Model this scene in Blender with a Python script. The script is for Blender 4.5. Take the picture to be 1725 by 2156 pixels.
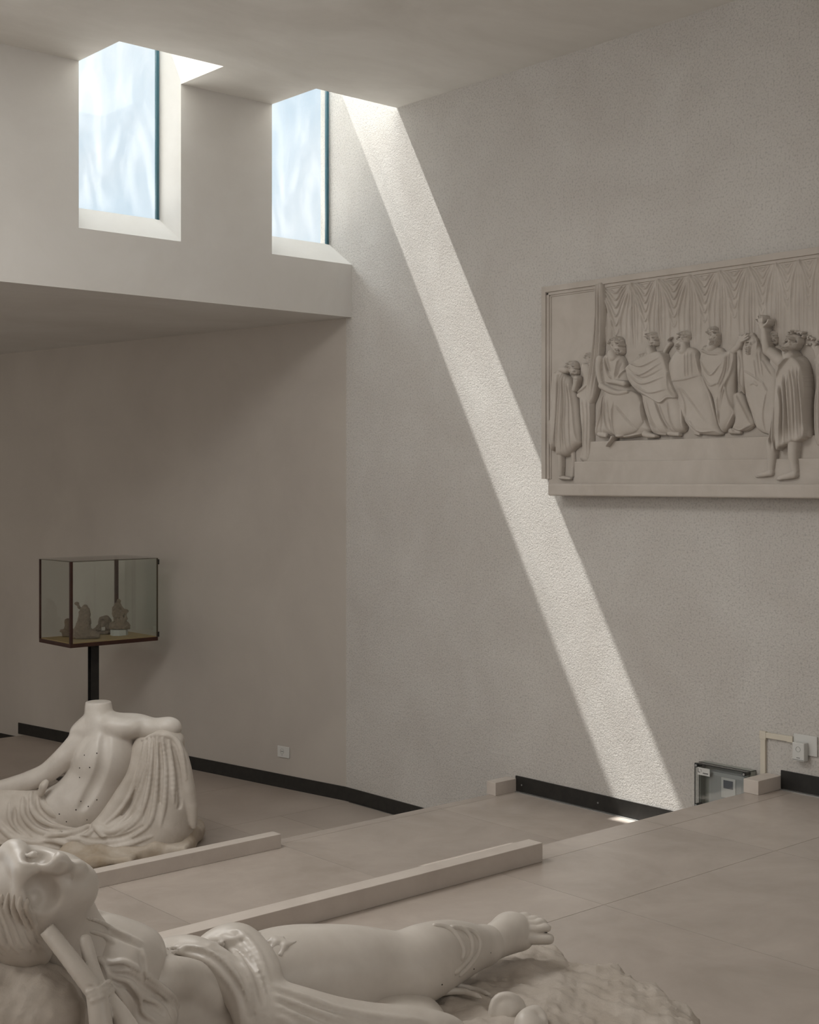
import bpy, bmesh, math, random
import numpy as np
from mathutils import Vector, Matrix
random.seed(4); np.random.seed(4)
for o in list(bpy.data.objects): bpy.data.objects.remove(o)
C = bpy.context.scene.collection
SC = bpy.context.scene
# ------------------------------------------------------------------ camera
CAM = np.array([-6.103, -7.631, 1.6]); FW = np.array([.6604, .7510, 0]); RT = np.array([.7510, -.6604, 0]); UP = np.array([0, 0, 1.])
FPX, CX, CY = 2855., 862.5, 1013.
cd = bpy.data.cameras.new('camera'); cam = bpy.data.objects.new('camera', cd); C.objects.link(cam)
cam.location = CAM; cam.rotation_euler = (math.pi/2, 0, -math.atan2(FW[0], FW[1]))
cd.sensor_fit = 'VERTICAL'; cd.sensor_height = 24; cd.lens = FPX/2156*24
cd.shift_y = -(1078-CY)/2156; cd.clip_start = .05
SC.camera = cam
# ------------------------------------------------------------------ view, world, sun, daylight
SC.view_settings.view_transform = 'Standard'; SC.view_settings.look = 'None'
SC.view_settings.gamma = 1; SC.view_settings.use_curve_mapping = False
SC.view_settings.exposure = 0.04
W = bpy.data.worlds.new('sky'); SC.world = W; W.use_nodes = True
nt = W.node_tree; nt.nodes.clear()
wo = nt.nodes.new('ShaderNodeOutputWorld'); bg = nt.nodes.new('ShaderNodeBackground')
tc = nt.nodes.new('ShaderNodeTexCoord'); mp = nt.nodes.new('ShaderNodeMapping'); mp.inputs['Scale'].default_value = (5, 5, 3)
nz = nt.nodes.new('ShaderNodeTexNoise'); nz.inputs['Scale'].default_value = 2.2; nz.inputs['Detail'].default_value = 5; nz.inputs['Distortion'].default_value = .8
cr = nt.nodes.new('ShaderNodeValToRGB'); cr.color_ramp.elements[0].position = .38; cr.color_ramp.elements[0].color = (.70, .82, .92, 1)
cr.color_ramp.elements[1].position = .68; cr.color_ramp.elements[1].color = (.94, .965, .985, 1)
nt.links.new(tc.outputs['Generated'], mp.inputs[0]); nt.links.new(mp.outputs[0], nz.inputs[0]); nt.links.new(nz.outputs[0], cr.inputs[0])
nt.links.new(cr.outputs[0], bg.inputs[0]); nt.links.new(bg.outputs[0], wo.inputs[0]); bg.inputs[1].default_value = 1.0
sun = bpy.data.lights.new('sun', 'SUN'); sun.energy = 14; sun.angle = math.radians(.6); sun.color = (1, .95, .905)
so = bpy.data.objects.new('sun', sun); C.objects.link(so); so.location = (-2, 4, 12)
so.rotation_euler = Vector((.118, -.55, -1)).to_track_quat('-Z', 'Y').to_euler()
def area(name, loc, d, sx, sy, e, col=(1, 1, 1), spread=180):
    l = bpy.data.lights.new(name, 'AREA'); l.shape = 'RECTANGLE'; l.size = sx; l.size_y = sy; l.energy = e; l.color = col
    l.spread = math.radians(spread)
    o = bpy.data.objects.new(name, l); C.objects.link(o); o.location = loc
    o.rotation_euler = Vector(d).to_track_quat('-Z', 'Y').to_euler(); return o
# lamps for daylight: sky, corner skylights, unbuilt rear and left openings, added ceiling fill
area('daylight_skylight', (-1.78, -.18, 6.0), (0, -.1, -1), .9, .9, 36, (.95, .99, 1))
area('daylight_skylight', (-.36, -.18, 6.0), (0, -.1, -1), .8, .9, 36, (.95, .99, 1))
area('daylight_north_sky', (-3.4, 4.4, 7.2), (.42, -.8, -.62), 3.2, 2.2, 310, (.95, .98, 1))
area('daylight_rear_window', (-3.0, -9.9, 3.3), (.1, 1, .22), 4.5, 1.2, 48, (1, .985, .955))
area('daylight_side_opening', (-8.3, -2.2, 2.9), (1, .0, .05), 5.5, 2.2, 66, (1, .98, .945))
area('daylight_gallery_opening', (-4.6, 4.5, 1.2), (1, -.25, 0), 4, 2.2, 30, (1, .93, .84))
area('ceiling_fill_lamp', (-4.5, -2.3, 4.12), (.05, .05, -1), 1.8, 1.5, 88, (1, .99, .965))  # added fill under the closed ceiling, out of view; no skylight here
# ------------------------------------------------------------------ object helpers
def link(name, me, m=None, parent=None):
    o = bpy.data.objects.new(name, me); C.objects.link(o)
    if m: me.materials.append(m)
    if parent: o.parent = parent
    return o
def obj(name, bm, m, parent=None, smooth=False):
    me = bpy.data.meshes.new(name); bmesh.ops.recalc_face_normals(bm, faces=bm.faces); bm.to_mesh(me); bm.free()
    if smooth:
        for p in me.polygons: p.use_smooth = True
    return link(name, me, m, parent)
def struct(o): o['kind'] = 'structure'; return o
def tag(o, label, cat, group=None):
    o['label'] = label; o['category'] = cat
    if group: o['group'] = group
    return o
def empty(name, loc, label, cat, group=None):
    o = bpy.data.objects.new(name, None); C.objects.link(o); o.location = loc; o.empty_display_size = .1
    return tag(o, label, cat, group)
def quad(bm, pts):
    return bm.faces.new([bm.verts.new(p) for p in pts])
def box(bm, a, b, bev=0, seg=2):
    t = bmesh.new()
    x0, y0, z0 = [min(a[i], b[i]) for i in range(3)]; x1, y1, z1 = [max(a[i], b[i]) for i in range(3)]
    vs = [t.verts.new(v) for v in ((x0,y0,z0),(x1,y0,z0),(x1,y1,z0),(x0,y1,z0),(x0,y0,z1),(x1,y0,z1),(x1,y1,z1),(x0,y1,z1))]
    for f in ((0,3,2,1),(4,5,6,7),(0,1,5,4),(1,2,6,5),(2,3,7,6),(3,0,4,7)): t.faces.new([vs[i] for i in f])
    if bev: bmesh.ops.bevel(t, geom=list(t.edges), offset=bev, segments=seg, affect='EDGES', profile=.6)
    me = bpy.data.meshes.new('t'); t.to_mesh(me); t.free(); bm.from_mesh(me); bpy.data.meshes.remove(me)
def cyl(bm, a, b, r, n=20, r2=None):
    a = Vector(a); b = Vector(b); d = b-a; q = d.to_track_quat('Z', 'Y').to_matrix()
    r2 = r if r2 is None else r2
    A = [bm.verts.new(a+q@Vector((r*math.cos(2*math.pi*i/n), r*math.sin(2*math.pi*i/n), 0))) for i in range(n)]
    B = [bm.verts.new(b+q@Vector((r2*math.cos(2*math.pi*i/n), r2*math.sin(2*math.pi*i/n), 0))) for i in range(n)]
    for i in range(n): bm.faces.new([A[i], A[(i+1)%n], B[(i+1)%n], B[i]])
    bm.faces.new(A[::-1]); bm.faces.new(B)
def boxobj(name, a, b, m, parent=None, bev=0):
    bm = bmesh.new(); box(bm, a, b, bev)
    if parent: bmesh.ops.translate(bm, verts=bm.verts, vec=-Vector(parent.location))
    return obj(name, bm, m, parent)
# ------------------------------------------------------------------ materials
def mat(name, col, rough=.8, var=None, vscale=3, bump=(), spec=.3, coat=0, metal=0, streak=None, island=0):
    m = bpy.data.materials.new(name); m.use_nodes = True; nt = m.node_tree; N = nt.nodes; L = nt.links
    b = N['Principled BSDF']; b.inputs['Roughness'].default_value = rough; b.inputs['Metallic'].default_value = metal
    b.inputs['Specular IOR Level'].default_value = spec; b.inputs['Coat Weight'].default_value = coat; b.inputs['Coat Roughness'].default_value = .12
    tc = N.new('ShaderNodeTexCoord')
    out = None
    if var is not None:
        n1 = N.new('ShaderNodeTexNoise'); n1.inputs['Scale'].default_value = vscale; n1.inputs['Detail'].default_value = 7; n1.inputs['Roughness'].default_value = .62
        n1.inputs['Distortion'].default_value = .4
        src = tc.outputs['Object']
        if streak:
            mp = N.new('ShaderNodeMapping'); mp.inputs['Scale'].default_value = streak; L.new(src, mp.inputs[0]); src = mp.outputs[0]
        L.new(src, n1.inputs[0])
        r = N.new('ShaderNodeValToRGB'); r.color_ramp.elements[0].position = .32; r.color_ramp.elements[1].position = .68
        r.color_ramp.elements[0].color = (*var, 1); r.color_ramp.elements[1].color = (*col, 1)
        L.new(n1.outputs[0], r.inputs[0]); out = r.outputs[0]
        if island:
            g = N.new('ShaderNodeNewGeometry'); mr = N.new('ShaderNodeMapRange'); mr.inputs[3].default_value = 1-island; mr.inputs[4].default_value = 1+island
            L.new(g.outputs['Random Per Island'], mr.inputs[0]); mx = N.new('ShaderNodeVectorMath'); mx.operation = 'SCALE'
            L.new(out, mx.inputs[0]); L.new(mr.outputs[0], mx.inputs['Scale']); out = mx.outputs[0]
        L.new(out, b.inputs['Base Color'])
    else: b.inputs['Base Color'].default_value = (*col, 1)
    prev = None
    for kind, sc, st, dist in bump:
        if kind == 'n': t = N.new('ShaderNodeTexNoise'); t.inputs['Detail'].default_value = 6; t.inputs['Roughness'].default_value = .6; o = t.outputs[0]
        else: t = N.new('ShaderNodeTexVoronoi'); t.feature = 'SMOOTH_F1'; o = t.outputs[0]
        t.inputs['Scale'].default_value = sc; L.new(tc.outputs['Object'], t.inputs[0])
        bp = N.new('ShaderNodeBump'); bp.inputs['Strength'].default_value = st; bp.inputs['Distance'].default_value = dist
        L.new(o, bp.inputs['Height'])
        if prev: L.new(prev, bp.inputs['Normal'])
        prev = bp.outputs[0]
    if prev: L.new(prev, b.inputs['Normal'])
    return m
M = {}
M['stucco'] = mat('rough_stucco', (.635, .608, .572), .95, (.57, .537, .50), 1.9, (('n', 2.5, .2, .03), ('v', 70, .30, .007), ('n', 28, .25, .012), ('n', 120, .75, .008), ('n', 280, .6, .004)))
def speckle(m, scale, lo, hi, dark):      # small dirty pits left in the rough render
    nt = m.node_tree; N = nt.nodes; L = nt.links; b = N['Principled BSDF']; src = b.inputs['Base Color'].links[0].from_socket
    tc = N.new('ShaderNodeTexCoord'); n = N.new('ShaderNodeTexNoise'); n.inputs['Scale'].default_value = scale; n.inputs['Detail'].default_value = 7; L.new(tc.outputs['Object'], n.inputs[0])
    r = N.new('ShaderNodeMapRange'); r.inputs[1].default_value = lo; r.inputs[2].default_value = hi; r.inputs[3].default_value = dark; r.inputs[4].default_value = 1; L.new(n.outputs[0], r.inputs[0])
    v = N.new('ShaderNodeVectorMath'); v.operation = 'SCALE'; L.new(src, v.inputs[0]); L.new(r.outputs[0], v.inputs['Scale']); L.new(v.outputs[0], b.inputs['Base Color'])
speckle(M['stucco'], 85, .30, .50, .76)
M['plaster'] = mat('smooth_plaster', (.66, .64, .61), .9, (.60, .575, .54), 1.3, (('n', 6, .15, .01), ('n', 60, .1, .003)))
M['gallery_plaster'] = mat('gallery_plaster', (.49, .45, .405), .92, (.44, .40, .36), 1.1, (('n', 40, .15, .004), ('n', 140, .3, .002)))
M['ceiling'] = mat('ceiling_plaster', (.81, .79, .75), .85, (.69, .665, .62), 1.0, (('n', 4, .2, .01), ('n', 40, .12, .003)), streak=(1, 1.8, 1))
M['stone'] = mat('limestone_slab', (.50, .435, .385), .27, (.40, .345, .30), 2.2, (('n', 30, .04, .001),), spec=.55, island=.05)
M['stone_low'] = mat('grey_limestone_slab', (.42, .36, .31), .42, (.35, .295, .25), 2.0, (('n', 30, .05, .002),), spec=.4, island=.06)
M['kerb'] = mat('limestone_kerb', (.60, .54, .485), .5, (.53, .47, .42), 5, (('n', 80, .08, .001),))
M['joint'] = mat('dark_joint', (.12, .10, .085), .9)
M['black'] = mat('black_steel', (.012, .011, .010), .5, (.022, .02, .017), 20, (('n', 160, .15, .001),), spec=.4)
M['outside'] = mat('exterior_render', (.6, .58, .55), .9, (.5, .48, .45), 2)
def glass(name, tint=(1, 1, 1), rough=0.0, ior=1.45, smear=0):
    m = bpy.data.materials.new(name); m.use_nodes = True; nt = m.node_tree; N = nt.nodes; L = nt.links
    N.remove(N['Principled BSDF']); t = N.new('ShaderNodeBsdfTransparent'); t.inputs[0].default_value = (*tint, 1)
    g = N.new('ShaderNodeBsdfGlossy'); g.inputs['Roughness'].default_value = rough; fr = N.new('ShaderNodeFresnel'); fr.inputs[0].default_value = ior
    gg = N.new('ShaderNodeNewGeometry'); mr = N.new('ShaderNodeMapRange'); mr.inputs[3].default_value = ior; mr.inputs[4].default_value = 1/ior; L.new(gg.outputs['Backfacing'], mr.inputs[0]); L.new(mr.outputs[0], fr.inputs[0])
    mx = N.new('ShaderNodeMixShader'); L.new(fr.outputs[0], mx.inputs[0]); L.new(t.outputs[0], mx.inputs[1]); L.new(g.outputs[0], mx.inputs[2])
    out = mx.outputs[0]
    if smear:
        tc = N.new('ShaderNodeTexCoord'); mp = N.new('ShaderNodeMapping'); mp.inputs['Scale'].default_value = (1, 1, .35); mp.inputs['Rotation'].default_value = (.3, .5, 0)
        n = N.new('ShaderNodeTexNoise'); n.inputs['Scale'].default_value = 4.5; n.inputs['Distortion'].default_value = 1.6; n.inputs['Detail'].default_value = 6
        r = N.new('ShaderNodeValToRGB'); r.color_ramp.elements[0].position = .45; r.color_ramp.elements[1].position = .75
        r.color_ramp.elements[0].color = (0, 0, 0, 1); r.color_ramp.elements[1].color = (smear,)*3+(1,)
        L.new(tc.outputs['Object'], mp.inputs[0]); L.new(mp.outputs[0], n.inputs[0]); L.new(n.outputs[0], r.inputs[0])
        d = N.new('ShaderNodeBsdfTranslucent'); d.inputs[0].default_value = (.95, .96, .97, 1)
        m2 = N.new('ShaderNodeMixShader'); L.new(r.outputs[0], m2.inputs[0]); L.new(out, m2.inputs[1]); L.new(d.outputs[0], m2.inputs[2]); out = m2.outputs[0]
    L.new(out, N['Material Output'].inputs[0]); return m
M['window_glass'] = glass('window_glass', (.965, .985, .99), smear=.10)
M['glass_edge'] = mat('green_glass_edge', (.03, .10, .13), .2, spec=.6)
# ------------------------------------------------------------------ room
ZC = 4.17; YF = -.065; ZS = 2.773; LO = -.70; MI = -.34
ang = math.radians(8.75)
def Lp(t, z): return (-math.sin(ang)*t, math.cos(ang)*t, z)
def slabbox(name, a, b, m): return struct(boxobj(name, a, b, m))
bm = bmesh.new(); box(bm, (0, -10, -1.2), (.35, .0, ZS)); box(bm, (0, -10, ZS), (.35, .30, 5.6)); struct(obj('wall_right', bm, M['stucco']))
bm = bmesh.new()   # gallery wall, turned a little away from the right-hand wall
a0, a1 = Lp(0, 0), Lp(9, 0); nx, ny = math.cos(ang)*.3, math.sin(ang)*.3
vs = [bm.verts.new(v) for v in ((a0[0],a0[1],-1.2),(a1[0],a1[1],-1.2),(a1[0]+nx,a1[1]+ny,-1.2),(a0[0]+nx,a0[1]+ny,-1.2),(a0[0],a0[1],3.1),(a1[0],a1[1],3.1),(a1[0]+nx,a1[1]+ny,3.1),(a0[0]+nx,a0[1]+ny,3.1))]
for f in ((0,3,2,1),(4,5,6,7),(0,1,5,4),(1,2,6,5),(2,3,7,6),(3,0,4,7)): bm.faces.new([vs[i] for i in f])
struct(obj('wall_gallery', bm, M['gallery_plaster']))
# upper wall with two window openings that run up through the ceiling; sills splay upwards to the glass
XW = [(-2.145, -1.42), (-.70, 0)]
YG = .20; ZSI, ZSO = 3.15, 3.33; ZT = 4.85; YN = -.56
bm = bmesh.new(); YB = .26
box(bm, (-8, YF, ZS), (0, YB, ZSI))
for x0, x1 in ((-8, XW[0][0]), (XW[0][1], XW[1][0])): box(bm, (x0, YF, ZSI), (x1, YB, ZT))
for x0, x1 in XW:
    quad(bm, [(x0, YF, ZSI), (x1, YF, ZSI), (x1, YG, ZSO), (x0, YG, ZSO)])
    quad(bm, [(x0, YB, ZSI), (x1, YB, ZSI), (x1, YB, ZSO), (x0, YB, ZSO)])
    quad(bm, [(x0, YG, ZSO), (x1, YG, ZSO), (x1, YB, ZSO), (x0, YB, ZSO)])
bmesh.ops.remove_doubles(bm, verts=bm.verts, dist=1e-5)
struct(obj('wall_back', bm, M['plaster']))
# ceiling with the two notches and their upstands
bm = bmesh.new()
box(bm, (-8, -10, ZC), (0, YN, ZC+.3))
for x0, x1 in ((-8, XW[0][0]), (XW[0][1], XW[1][0])): box(bm, (x0, YN, ZC), (x1, YF, ZT))
box(bm, (-8, YN-.12, ZC+.3), (.3, YN, ZT))
struct(obj('ceiling', bm, M['ceiling']))
slabbox('ceiling_gallery', (-8, .262, ZS), (1, 9, ZS+.3), M['plaster'])
# unseen slab added outside to keep the sun off the vertical panes
slabbox('sun_block_slab', (-8, .33, ZT), (.6, 1.12, ZT+.05), M['outside'])
for i, (x0, x1) in enumerate(XW):
    t = bpy.data.objects.new('window_%d' % (i+1), None); C.objects.link(t); struct(t); t.location = (x0, YG, ZSO)
    boxobj('vertical_pane', (x0, YG, ZSO-.02), (x1-.026, YG+.012, ZT), M['window_glass'], t)
    boxobj('roof_pane', (x0, YN, ZT), (x1-.012, YG+.012, ZT+.012), M['window_glass'], t)
    boxobj('pane_edge', (x1-.026, YG-.004, ZSO-.01), (x1-.006, YG+.016, ZT), M['glass_edge'], t)
# rest of the shell: gallery side wall, gallery end, closed left and rear walls
slabbox('wall_gallery_left', (-5.3, .3, -1.2), (-5.1, 8.8, 3.1), M['gallery_plaster'])
slabbox('wall_gallery_end', (-5.3, 8.8, -1.2), (1, 9, 3.1), M['gallery_plaster'])
slabbox('wall_left', (-8.2, -10, -1.2), (-8, .3, 5.6), M['plaster']) if False else None
bm = bmesh.new(); box(bm, (-8.6, -10.2, -1.2), (-8.4, .3, 5.6)); struct(obj('wall_left', bm, M['plaster']))
slabbox('wall_rear', (-8.6, -10.2, -1.2), (.3, -10, 5.6), M['plaster'])
# ------------------------------------------------------------------ floors: slabs over a darker bed leave fine joints
def floor_slabs(name, xs_rows, z, th, m, g=.0025):
    bm = bmesh.new()
    for (y0, y1, xs) in xs_rows:
        for xa, xb in zip(xs[:-1], xs[1:]): box(bm, (xa+g/2, y0+g/2, z-th), (xb-g/2, y1-g/2, z))
    return struct(obj(name, bm, m))
floor_slabs('floor', [(-3.70, -3.54, [-8.4, -5.2, -3.4, -1.05, -.0]), (-4.27, -3.70, [-8.4, -6.3, -4.1, -2.17, -1.04, 0]), (-5.6, -4.27, [-8.4, -6.6, -4.4, -2.17, -1.04, 0]),
    (-7.2, -5.6, [-8.4, -7, -5, -3.1, -2.17, -1.04, 0]), (-10, -7.2, [-8.4, -6, -4, -2, 0])], 0, .04, M['stone'])
floor_slabs('floor_middle', [(-3.50, -2.70, [-8.4, -4.6, -2.9, -.665, -.02]), (-2.70, -1.73, [-8.4, -5, -2.9, -1.84, -.665, -.02]), (-1.73, -1.65, [-8.4, -4, -1.84, -.66, -.02])], MI, .04, M['stone'])
floor_slabs('floor_lower', [(-1.65, -.9, [-8.4, -3, -1.9, -.02]), (-.9, -.05, [-8.4, -4, -2.4, -1.05, -.62, -.02]), (-.05, .9, [-5.1, -3.1, -1.05, 0]), (.9, 2.4, [-5.1, -3, -1.6, 0]), (2.4, 3.9, [-5.1, -3, -1.6, 0])], LO, .04, M['stone_low'])
bm = bmesh.new(); box(bm, (-8.4, -10, -1.1), (0, -3.545, -.012)); box(bm, (-8.4, -3.55, -1.1), (0, -1.655, MI-.012)); box(bm, (-8.4, -1.66, -1.1), (0, 0, LO-.012)); box(bm, (-5.1, 0, -1.1), (0.05, 3.895, LO-.012))
struct(obj('floor_bed', bm, M['joint']))
slabbox('floor_gallery_far', (-5.3, 3.9, -1.1), (1, 9, -.9), M['stone_low'])
# steel skirtings stand off a narrow gutter at the foot of the walls
def base_on_L(name, t0, t1, z0, z1):
    bm = bmesh.new(); off = .008; vsn = []
    for t in (t0, t1):
        p = Lp(t, 0); q = (p[0]-math.cos(ang)*off, p[1]-math.sin(ang)*off)
        vsn.append((p, q))
    v = lambda p, z: bm.verts.new((p[0], p[1], z))
    vs = [v(vsn[0][1], z0), v(vsn[1][1], z0), v(vsn[1][0], z0), v(vsn[0][0], z0), v(vsn[0][1], z1), v(vsn[1][1], z1), v(vsn[1][0], z1), v(vsn[0][0], z1)]
    for f in ((0,3,2,1),(4,5,6,7),(0,1,5,4),(1,2,6,5),(2,3,7,6),(3,0,4,7)): bm.faces.new([vs[i] for i in f])
    return struct(obj(name, bm, M['black']))
base_on_L('baseboard_gallery', 0, 4.05, LO, -.60)
base_on_L('baseboard_gallery_far', 4.06, 8.8, -.9, -.79+.06)
slabbox('baseboard_corner', (-.008, -1.6, LO), (0, 0, -.60), M['black'])
for nm, y0, y1, z0 in (('baseboard_middle', -3.52, -1.705, MI+.002), ('baseboard_right', -9.9, -3.62, .002)):
    b = slabbox(nm, (-.010, y0, z0+.005), (0, y1, z0+.098), M['black'])
M['zinc'] = mat('grey_gutter_metal', (.35, .35, .34), .45, metal=.6)
slabbox('trim_1', (-.022, -3.5, MI-.01), (-.010, -1.7, MI+.004), M['zinc'])
slabbox('trim_2', (-.022, -9.9, -.01), (-.010, -3.62, .004), M['zinc'])
bm = bmesh.new()
for y in (-1.76, -2.38): cyl(bm, (-.010, y, MI+.05), (-.013, y, MI+.05), .005, 10)
struct(obj('trim_3', bm, M['zinc']))
# kerbs
kg = None
def kerb(x0, x1, y0, y1, z0, z1, label):
    o = boxobj('stone_kerb', (x0, y0, z0), (x1, y1, z1), M['kerb'], bev=.003); return tag(o, label, 'kerb')
kerb(-6.0, -1.918, -3.72, -3.64, 0, .08, 'long pale limestone kerb on the edge of the upper floor, behind the reclining sculpture')
kerb(-5.2, -1.88, -1.80, -1.725, MI, -.265, 'limestone kerb on the middle floor, in front of the headless seated sculpture')
kerb(-.19, -.002, -1.71, -1.63, MI, -.258, 'short stone kerb block against the right wall, at the end of the black skirting by the middle floor')
kerb(-.21, -.002, -3.62, -3.53, 0, .072, 'short stone kerb block against the wall, beside the grey meter box')
# ------------------------------------------------------------------ modelling engine: signed distance clay on a grid, meshed by surface nets
def P(px, py, Y): return np.array([(px-CX)/FPX*Y, Y, (CY-py)/FPX*Y])      # a traced point at its own distance, in the viewer's level frame
class Clay:
    def __init__(s, lo, hi, h):
        s.h = h; s.lo = np.array(lo, float); n = np.ceil((np.array(hi)-s.lo)/h).astype(int)+1
        s.n = n; s.under = []; s.v = np.full(n, 1e3, np.float32)
    def _box(s, lo, hi):
        a = np.clip(np.floor((np.array(lo)-s.lo)/s.h).astype(int), 0, s.n); b = np.clip(np.ceil((np.array(hi)-s.lo)/s.h).astype(int)+1, 0, s.n)
        if (b <= a).any(): return None
        ax = [s.lo[i]+s.h*np.arange(a[i], b[i]) for i in range(3)]
        return tuple(slice(a[i], b[i]) for i in range(3)), ax[0][:, None, None], ax[1][None, :, None], ax[2][None, None, :]
    def put(s, lo, hi, fn, k, mode='+'):
        m = k+3*s.h; r = s._box(np.array(lo)-m, np.array(hi)+m)
        if r is None: return
        sl, X, Y, Z = r; d = fn(X, Y, Z).astype(np.float32); v = s.v[sl]
        if mode == '+':
            h = np.maximum(k-np.abs(v-d), 0)/max(k, 1e-6); s.v[sl] = np.minimum(v, d)-h*h*k*.25
        elif mode == '-':
            d = -d; h = np.maximum(k-np.abs(v-d), 0)/max(k, 1e-6); s.v[sl] = np.maximum(v, d)+h*h*k*.25
    def cone(s, a, b, ra, rb, k=.01, mode='+'):
        a = np.array(a, float); b = np.array(b, float); R = max(ra, rb); ba = b-a; L2 = max(ba@ba, 1e-9)
        def fn(X, Y, Z):
            px, py, pz = X-a[0], Y-a[1], Z-a[2]
            t = np.clip((px*ba[0]+py*ba[1]+pz*ba[2])/L2, 0, 1)
            return np.sqrt((px-t*ba[0])**2+(py-t*ba[1])**2+(pz-t*ba[2])**2)-(ra+(rb-ra)*t)
        s.put(np.minimum(a, b)-R, np.maximum(a, b)+R, fn, k, mode)
    def ell(s, c, r, k=.02, mode='+', ang=0, tilt=0):      # ang: turn in the picture plane, tilt: about the vertical
        c = np.array(c, float); r = np.array(r, float); R = r.max(); ca, sa = math.cos(math.radians(ang)), math.sin(math.radians(ang)); ct, st = math.cos(math.radians(tilt)), math.sin(math.radians(tilt))
        def fn(X, Y, Z):
            x, y, z = X-c[0], Y-c[1], Z-c[2]
            x, y = x*ct+y*st, -x*st+y*ct
            x, z = x*ca+z*sa, -x*sa+z*ca
            q = np.sqrt((x/r[0])**2+(y/r[1])**2+(z/r[2])**2); g = np.sqrt((x/r[0]**2)**2+(y/r[1]**2)**2+(z/r[2]**2)**2)
            return q*(q-1)/np.maximum(g, 1e-6)
        s.put(c-R, c+R, fn, k, mode)
    def rbox(s, lo, hi, rad, k=.02, mode='+'):
        c = (np.array(lo)+np.array(hi))/2; e = (np.array(hi)-np.array(lo))/2-rad
        def fn(X, Y, Z):
            q = [np.abs(X-c[0])-e[0], np.abs(Y-c[1])-e[1], np.abs(Z-c[2])-e[2]]
            return np.sqrt(sum(np.maximum(a, 0)**2 for a in q))+np.minimum(np.maximum(q[0], np.maximum(q[1], q[2])), 0)-rad
        s.put(lo, hi, fn, k, mode)
    def chain(s, pts, rad, k=.01, mode='+', n=5):
        pts = np.array(pts, float); rad = np.array(rad, float)
        p, r = spline(pts, rad, n)
        for i in range(len(p)-1): s.cone(p[i], p[i+1], r[i], r[i+1], k, mode)
    def sample(s, p):
        q = (p-s.lo)/s.h; out = ((q < 0) | (q > s.n-1)).any(1); i = np.clip(np.floor(q).astype(int), 0, s.n-2); f = np.clip(q-i, 0, 1); o = 0
        for dx in (0, 1):
            for dy in (0, 1):
                for dz in (0, 1):
                    w = (f[:, 0] if dx else 1-f[:, 0])*(f[:, 1] if dy else 1-f[:, 1])*(f[:, 2] if dz else 1-f[:, 2])
                    o = o+w*s.v[i[:, 0]+dx, i[:, 1]+dy, i[:, 2]+dz]
        return np.where(out, 1., o)
    def lay(s, pxs, Y0, Y1):           # where the line through each traced point meets the clay
        pxs = np.array(pxs, float); Ys = np.arange(Y0, Y1, s.h*.5); D = np.full(len(pxs), np.nan)
        for j, (x, y) in enumerate(pxs):
            pts = np.stack([(x-CX)/FPX*Ys, Ys, (CY-y)/FPX*Ys], 1); v = s.sample(pts); w = np.nonzero(v < 0)[0]
            if len(w): D[j] = Ys[w[0]]
            for o in s.under:
                w = np.nonzero(o.sample(pts) < 0)[0]
                if len(w) and not D[j] < Ys[w[0]]: D[j] = Ys[w[0]]
        ok = ~np.isnan(D)
        if not ok.any(): return None
        D = np.interp(np.arange(len(D)), np.nonzero(ok)[0], D[ok])
        return D
    def fold(s, pxs, rpx, Y0, Y1, sink=.35, k=None, mode='+', taper=(.5, .5), n=6):
        pts, _ = spline(np.array(pxs, float), np.zeros(len(pxs)), n); D = s.lay(pts, Y0, Y1)
        if D is None: return
        D = np.convolve(np.pad(D, 2, 'edge'), np.ones(5)/5, 'valid')
        m = len(pts); t = np.linspace(0, 1, m); prof = np.minimum(1, np.minimum(taper[0]+(1-taper[0])*t*4, taper[1]+(1-taper[1])*(1-t)*4))
        r = rpx/FPX*D*prof; P3 = np.array([P(x, y, d+sink*rr) for (x, y), d, rr in zip(pts, D, r)])
        kk = (r.mean()*1.0 if k is None else k)
        for i in range(m-1): s.cone(P3[i], P3[i+1], r[i], r[i+1], kk, mode)
    def noise(s, amp, freq, seed=0, octs=3, zmin=None):
        rs = np.random.RandomState(seed); X, Y, Z = np.meshgrid(*[s.lo[i]+s.h*np.arange(s.n[i]) for i in range(3)], indexing='ij', sparse=True)
        a = amp; f = freq; tot = 0
        for o in range(octs):
            for q in range(4):
                d = rs.normal(size=3); d /= np.linalg.norm(d); ph = rs.uniform(0, 6.28, 3); e = rs.normal(size=3)
                tot = tot+a/2*np.sin(f*(d[0]*X+d[1]*Y+d[2]*Z)+ph[0]+1.4*np.sin(f*.7*(e[0]*X+e[1]*Y+e[2]*Z)+ph[1]))
            a *= .5; f *= 2.1
        near = np.abs(s.v) < .2; s.v = np.where(near, s.v+tot.astype(np.float32), s.v)
    def blur(s, n=1):
        for _ in range(n):
            v = s.v = np.clip(s.v, -.1, .1)
            for ax in range(3):
                p = np.pad(v, [(1, 1) if i == ax else (0, 0) for i in range(3)], 'edge')
                sl = lambda a, b: tuple(slice(a, b) if i == ax else slice(None) for i in range(3))
                v = p[sl(0, -2)]*.25+p[sl(1, -1)]*.5+p[sl(2, None)]*.25
            s.v = v
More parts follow.
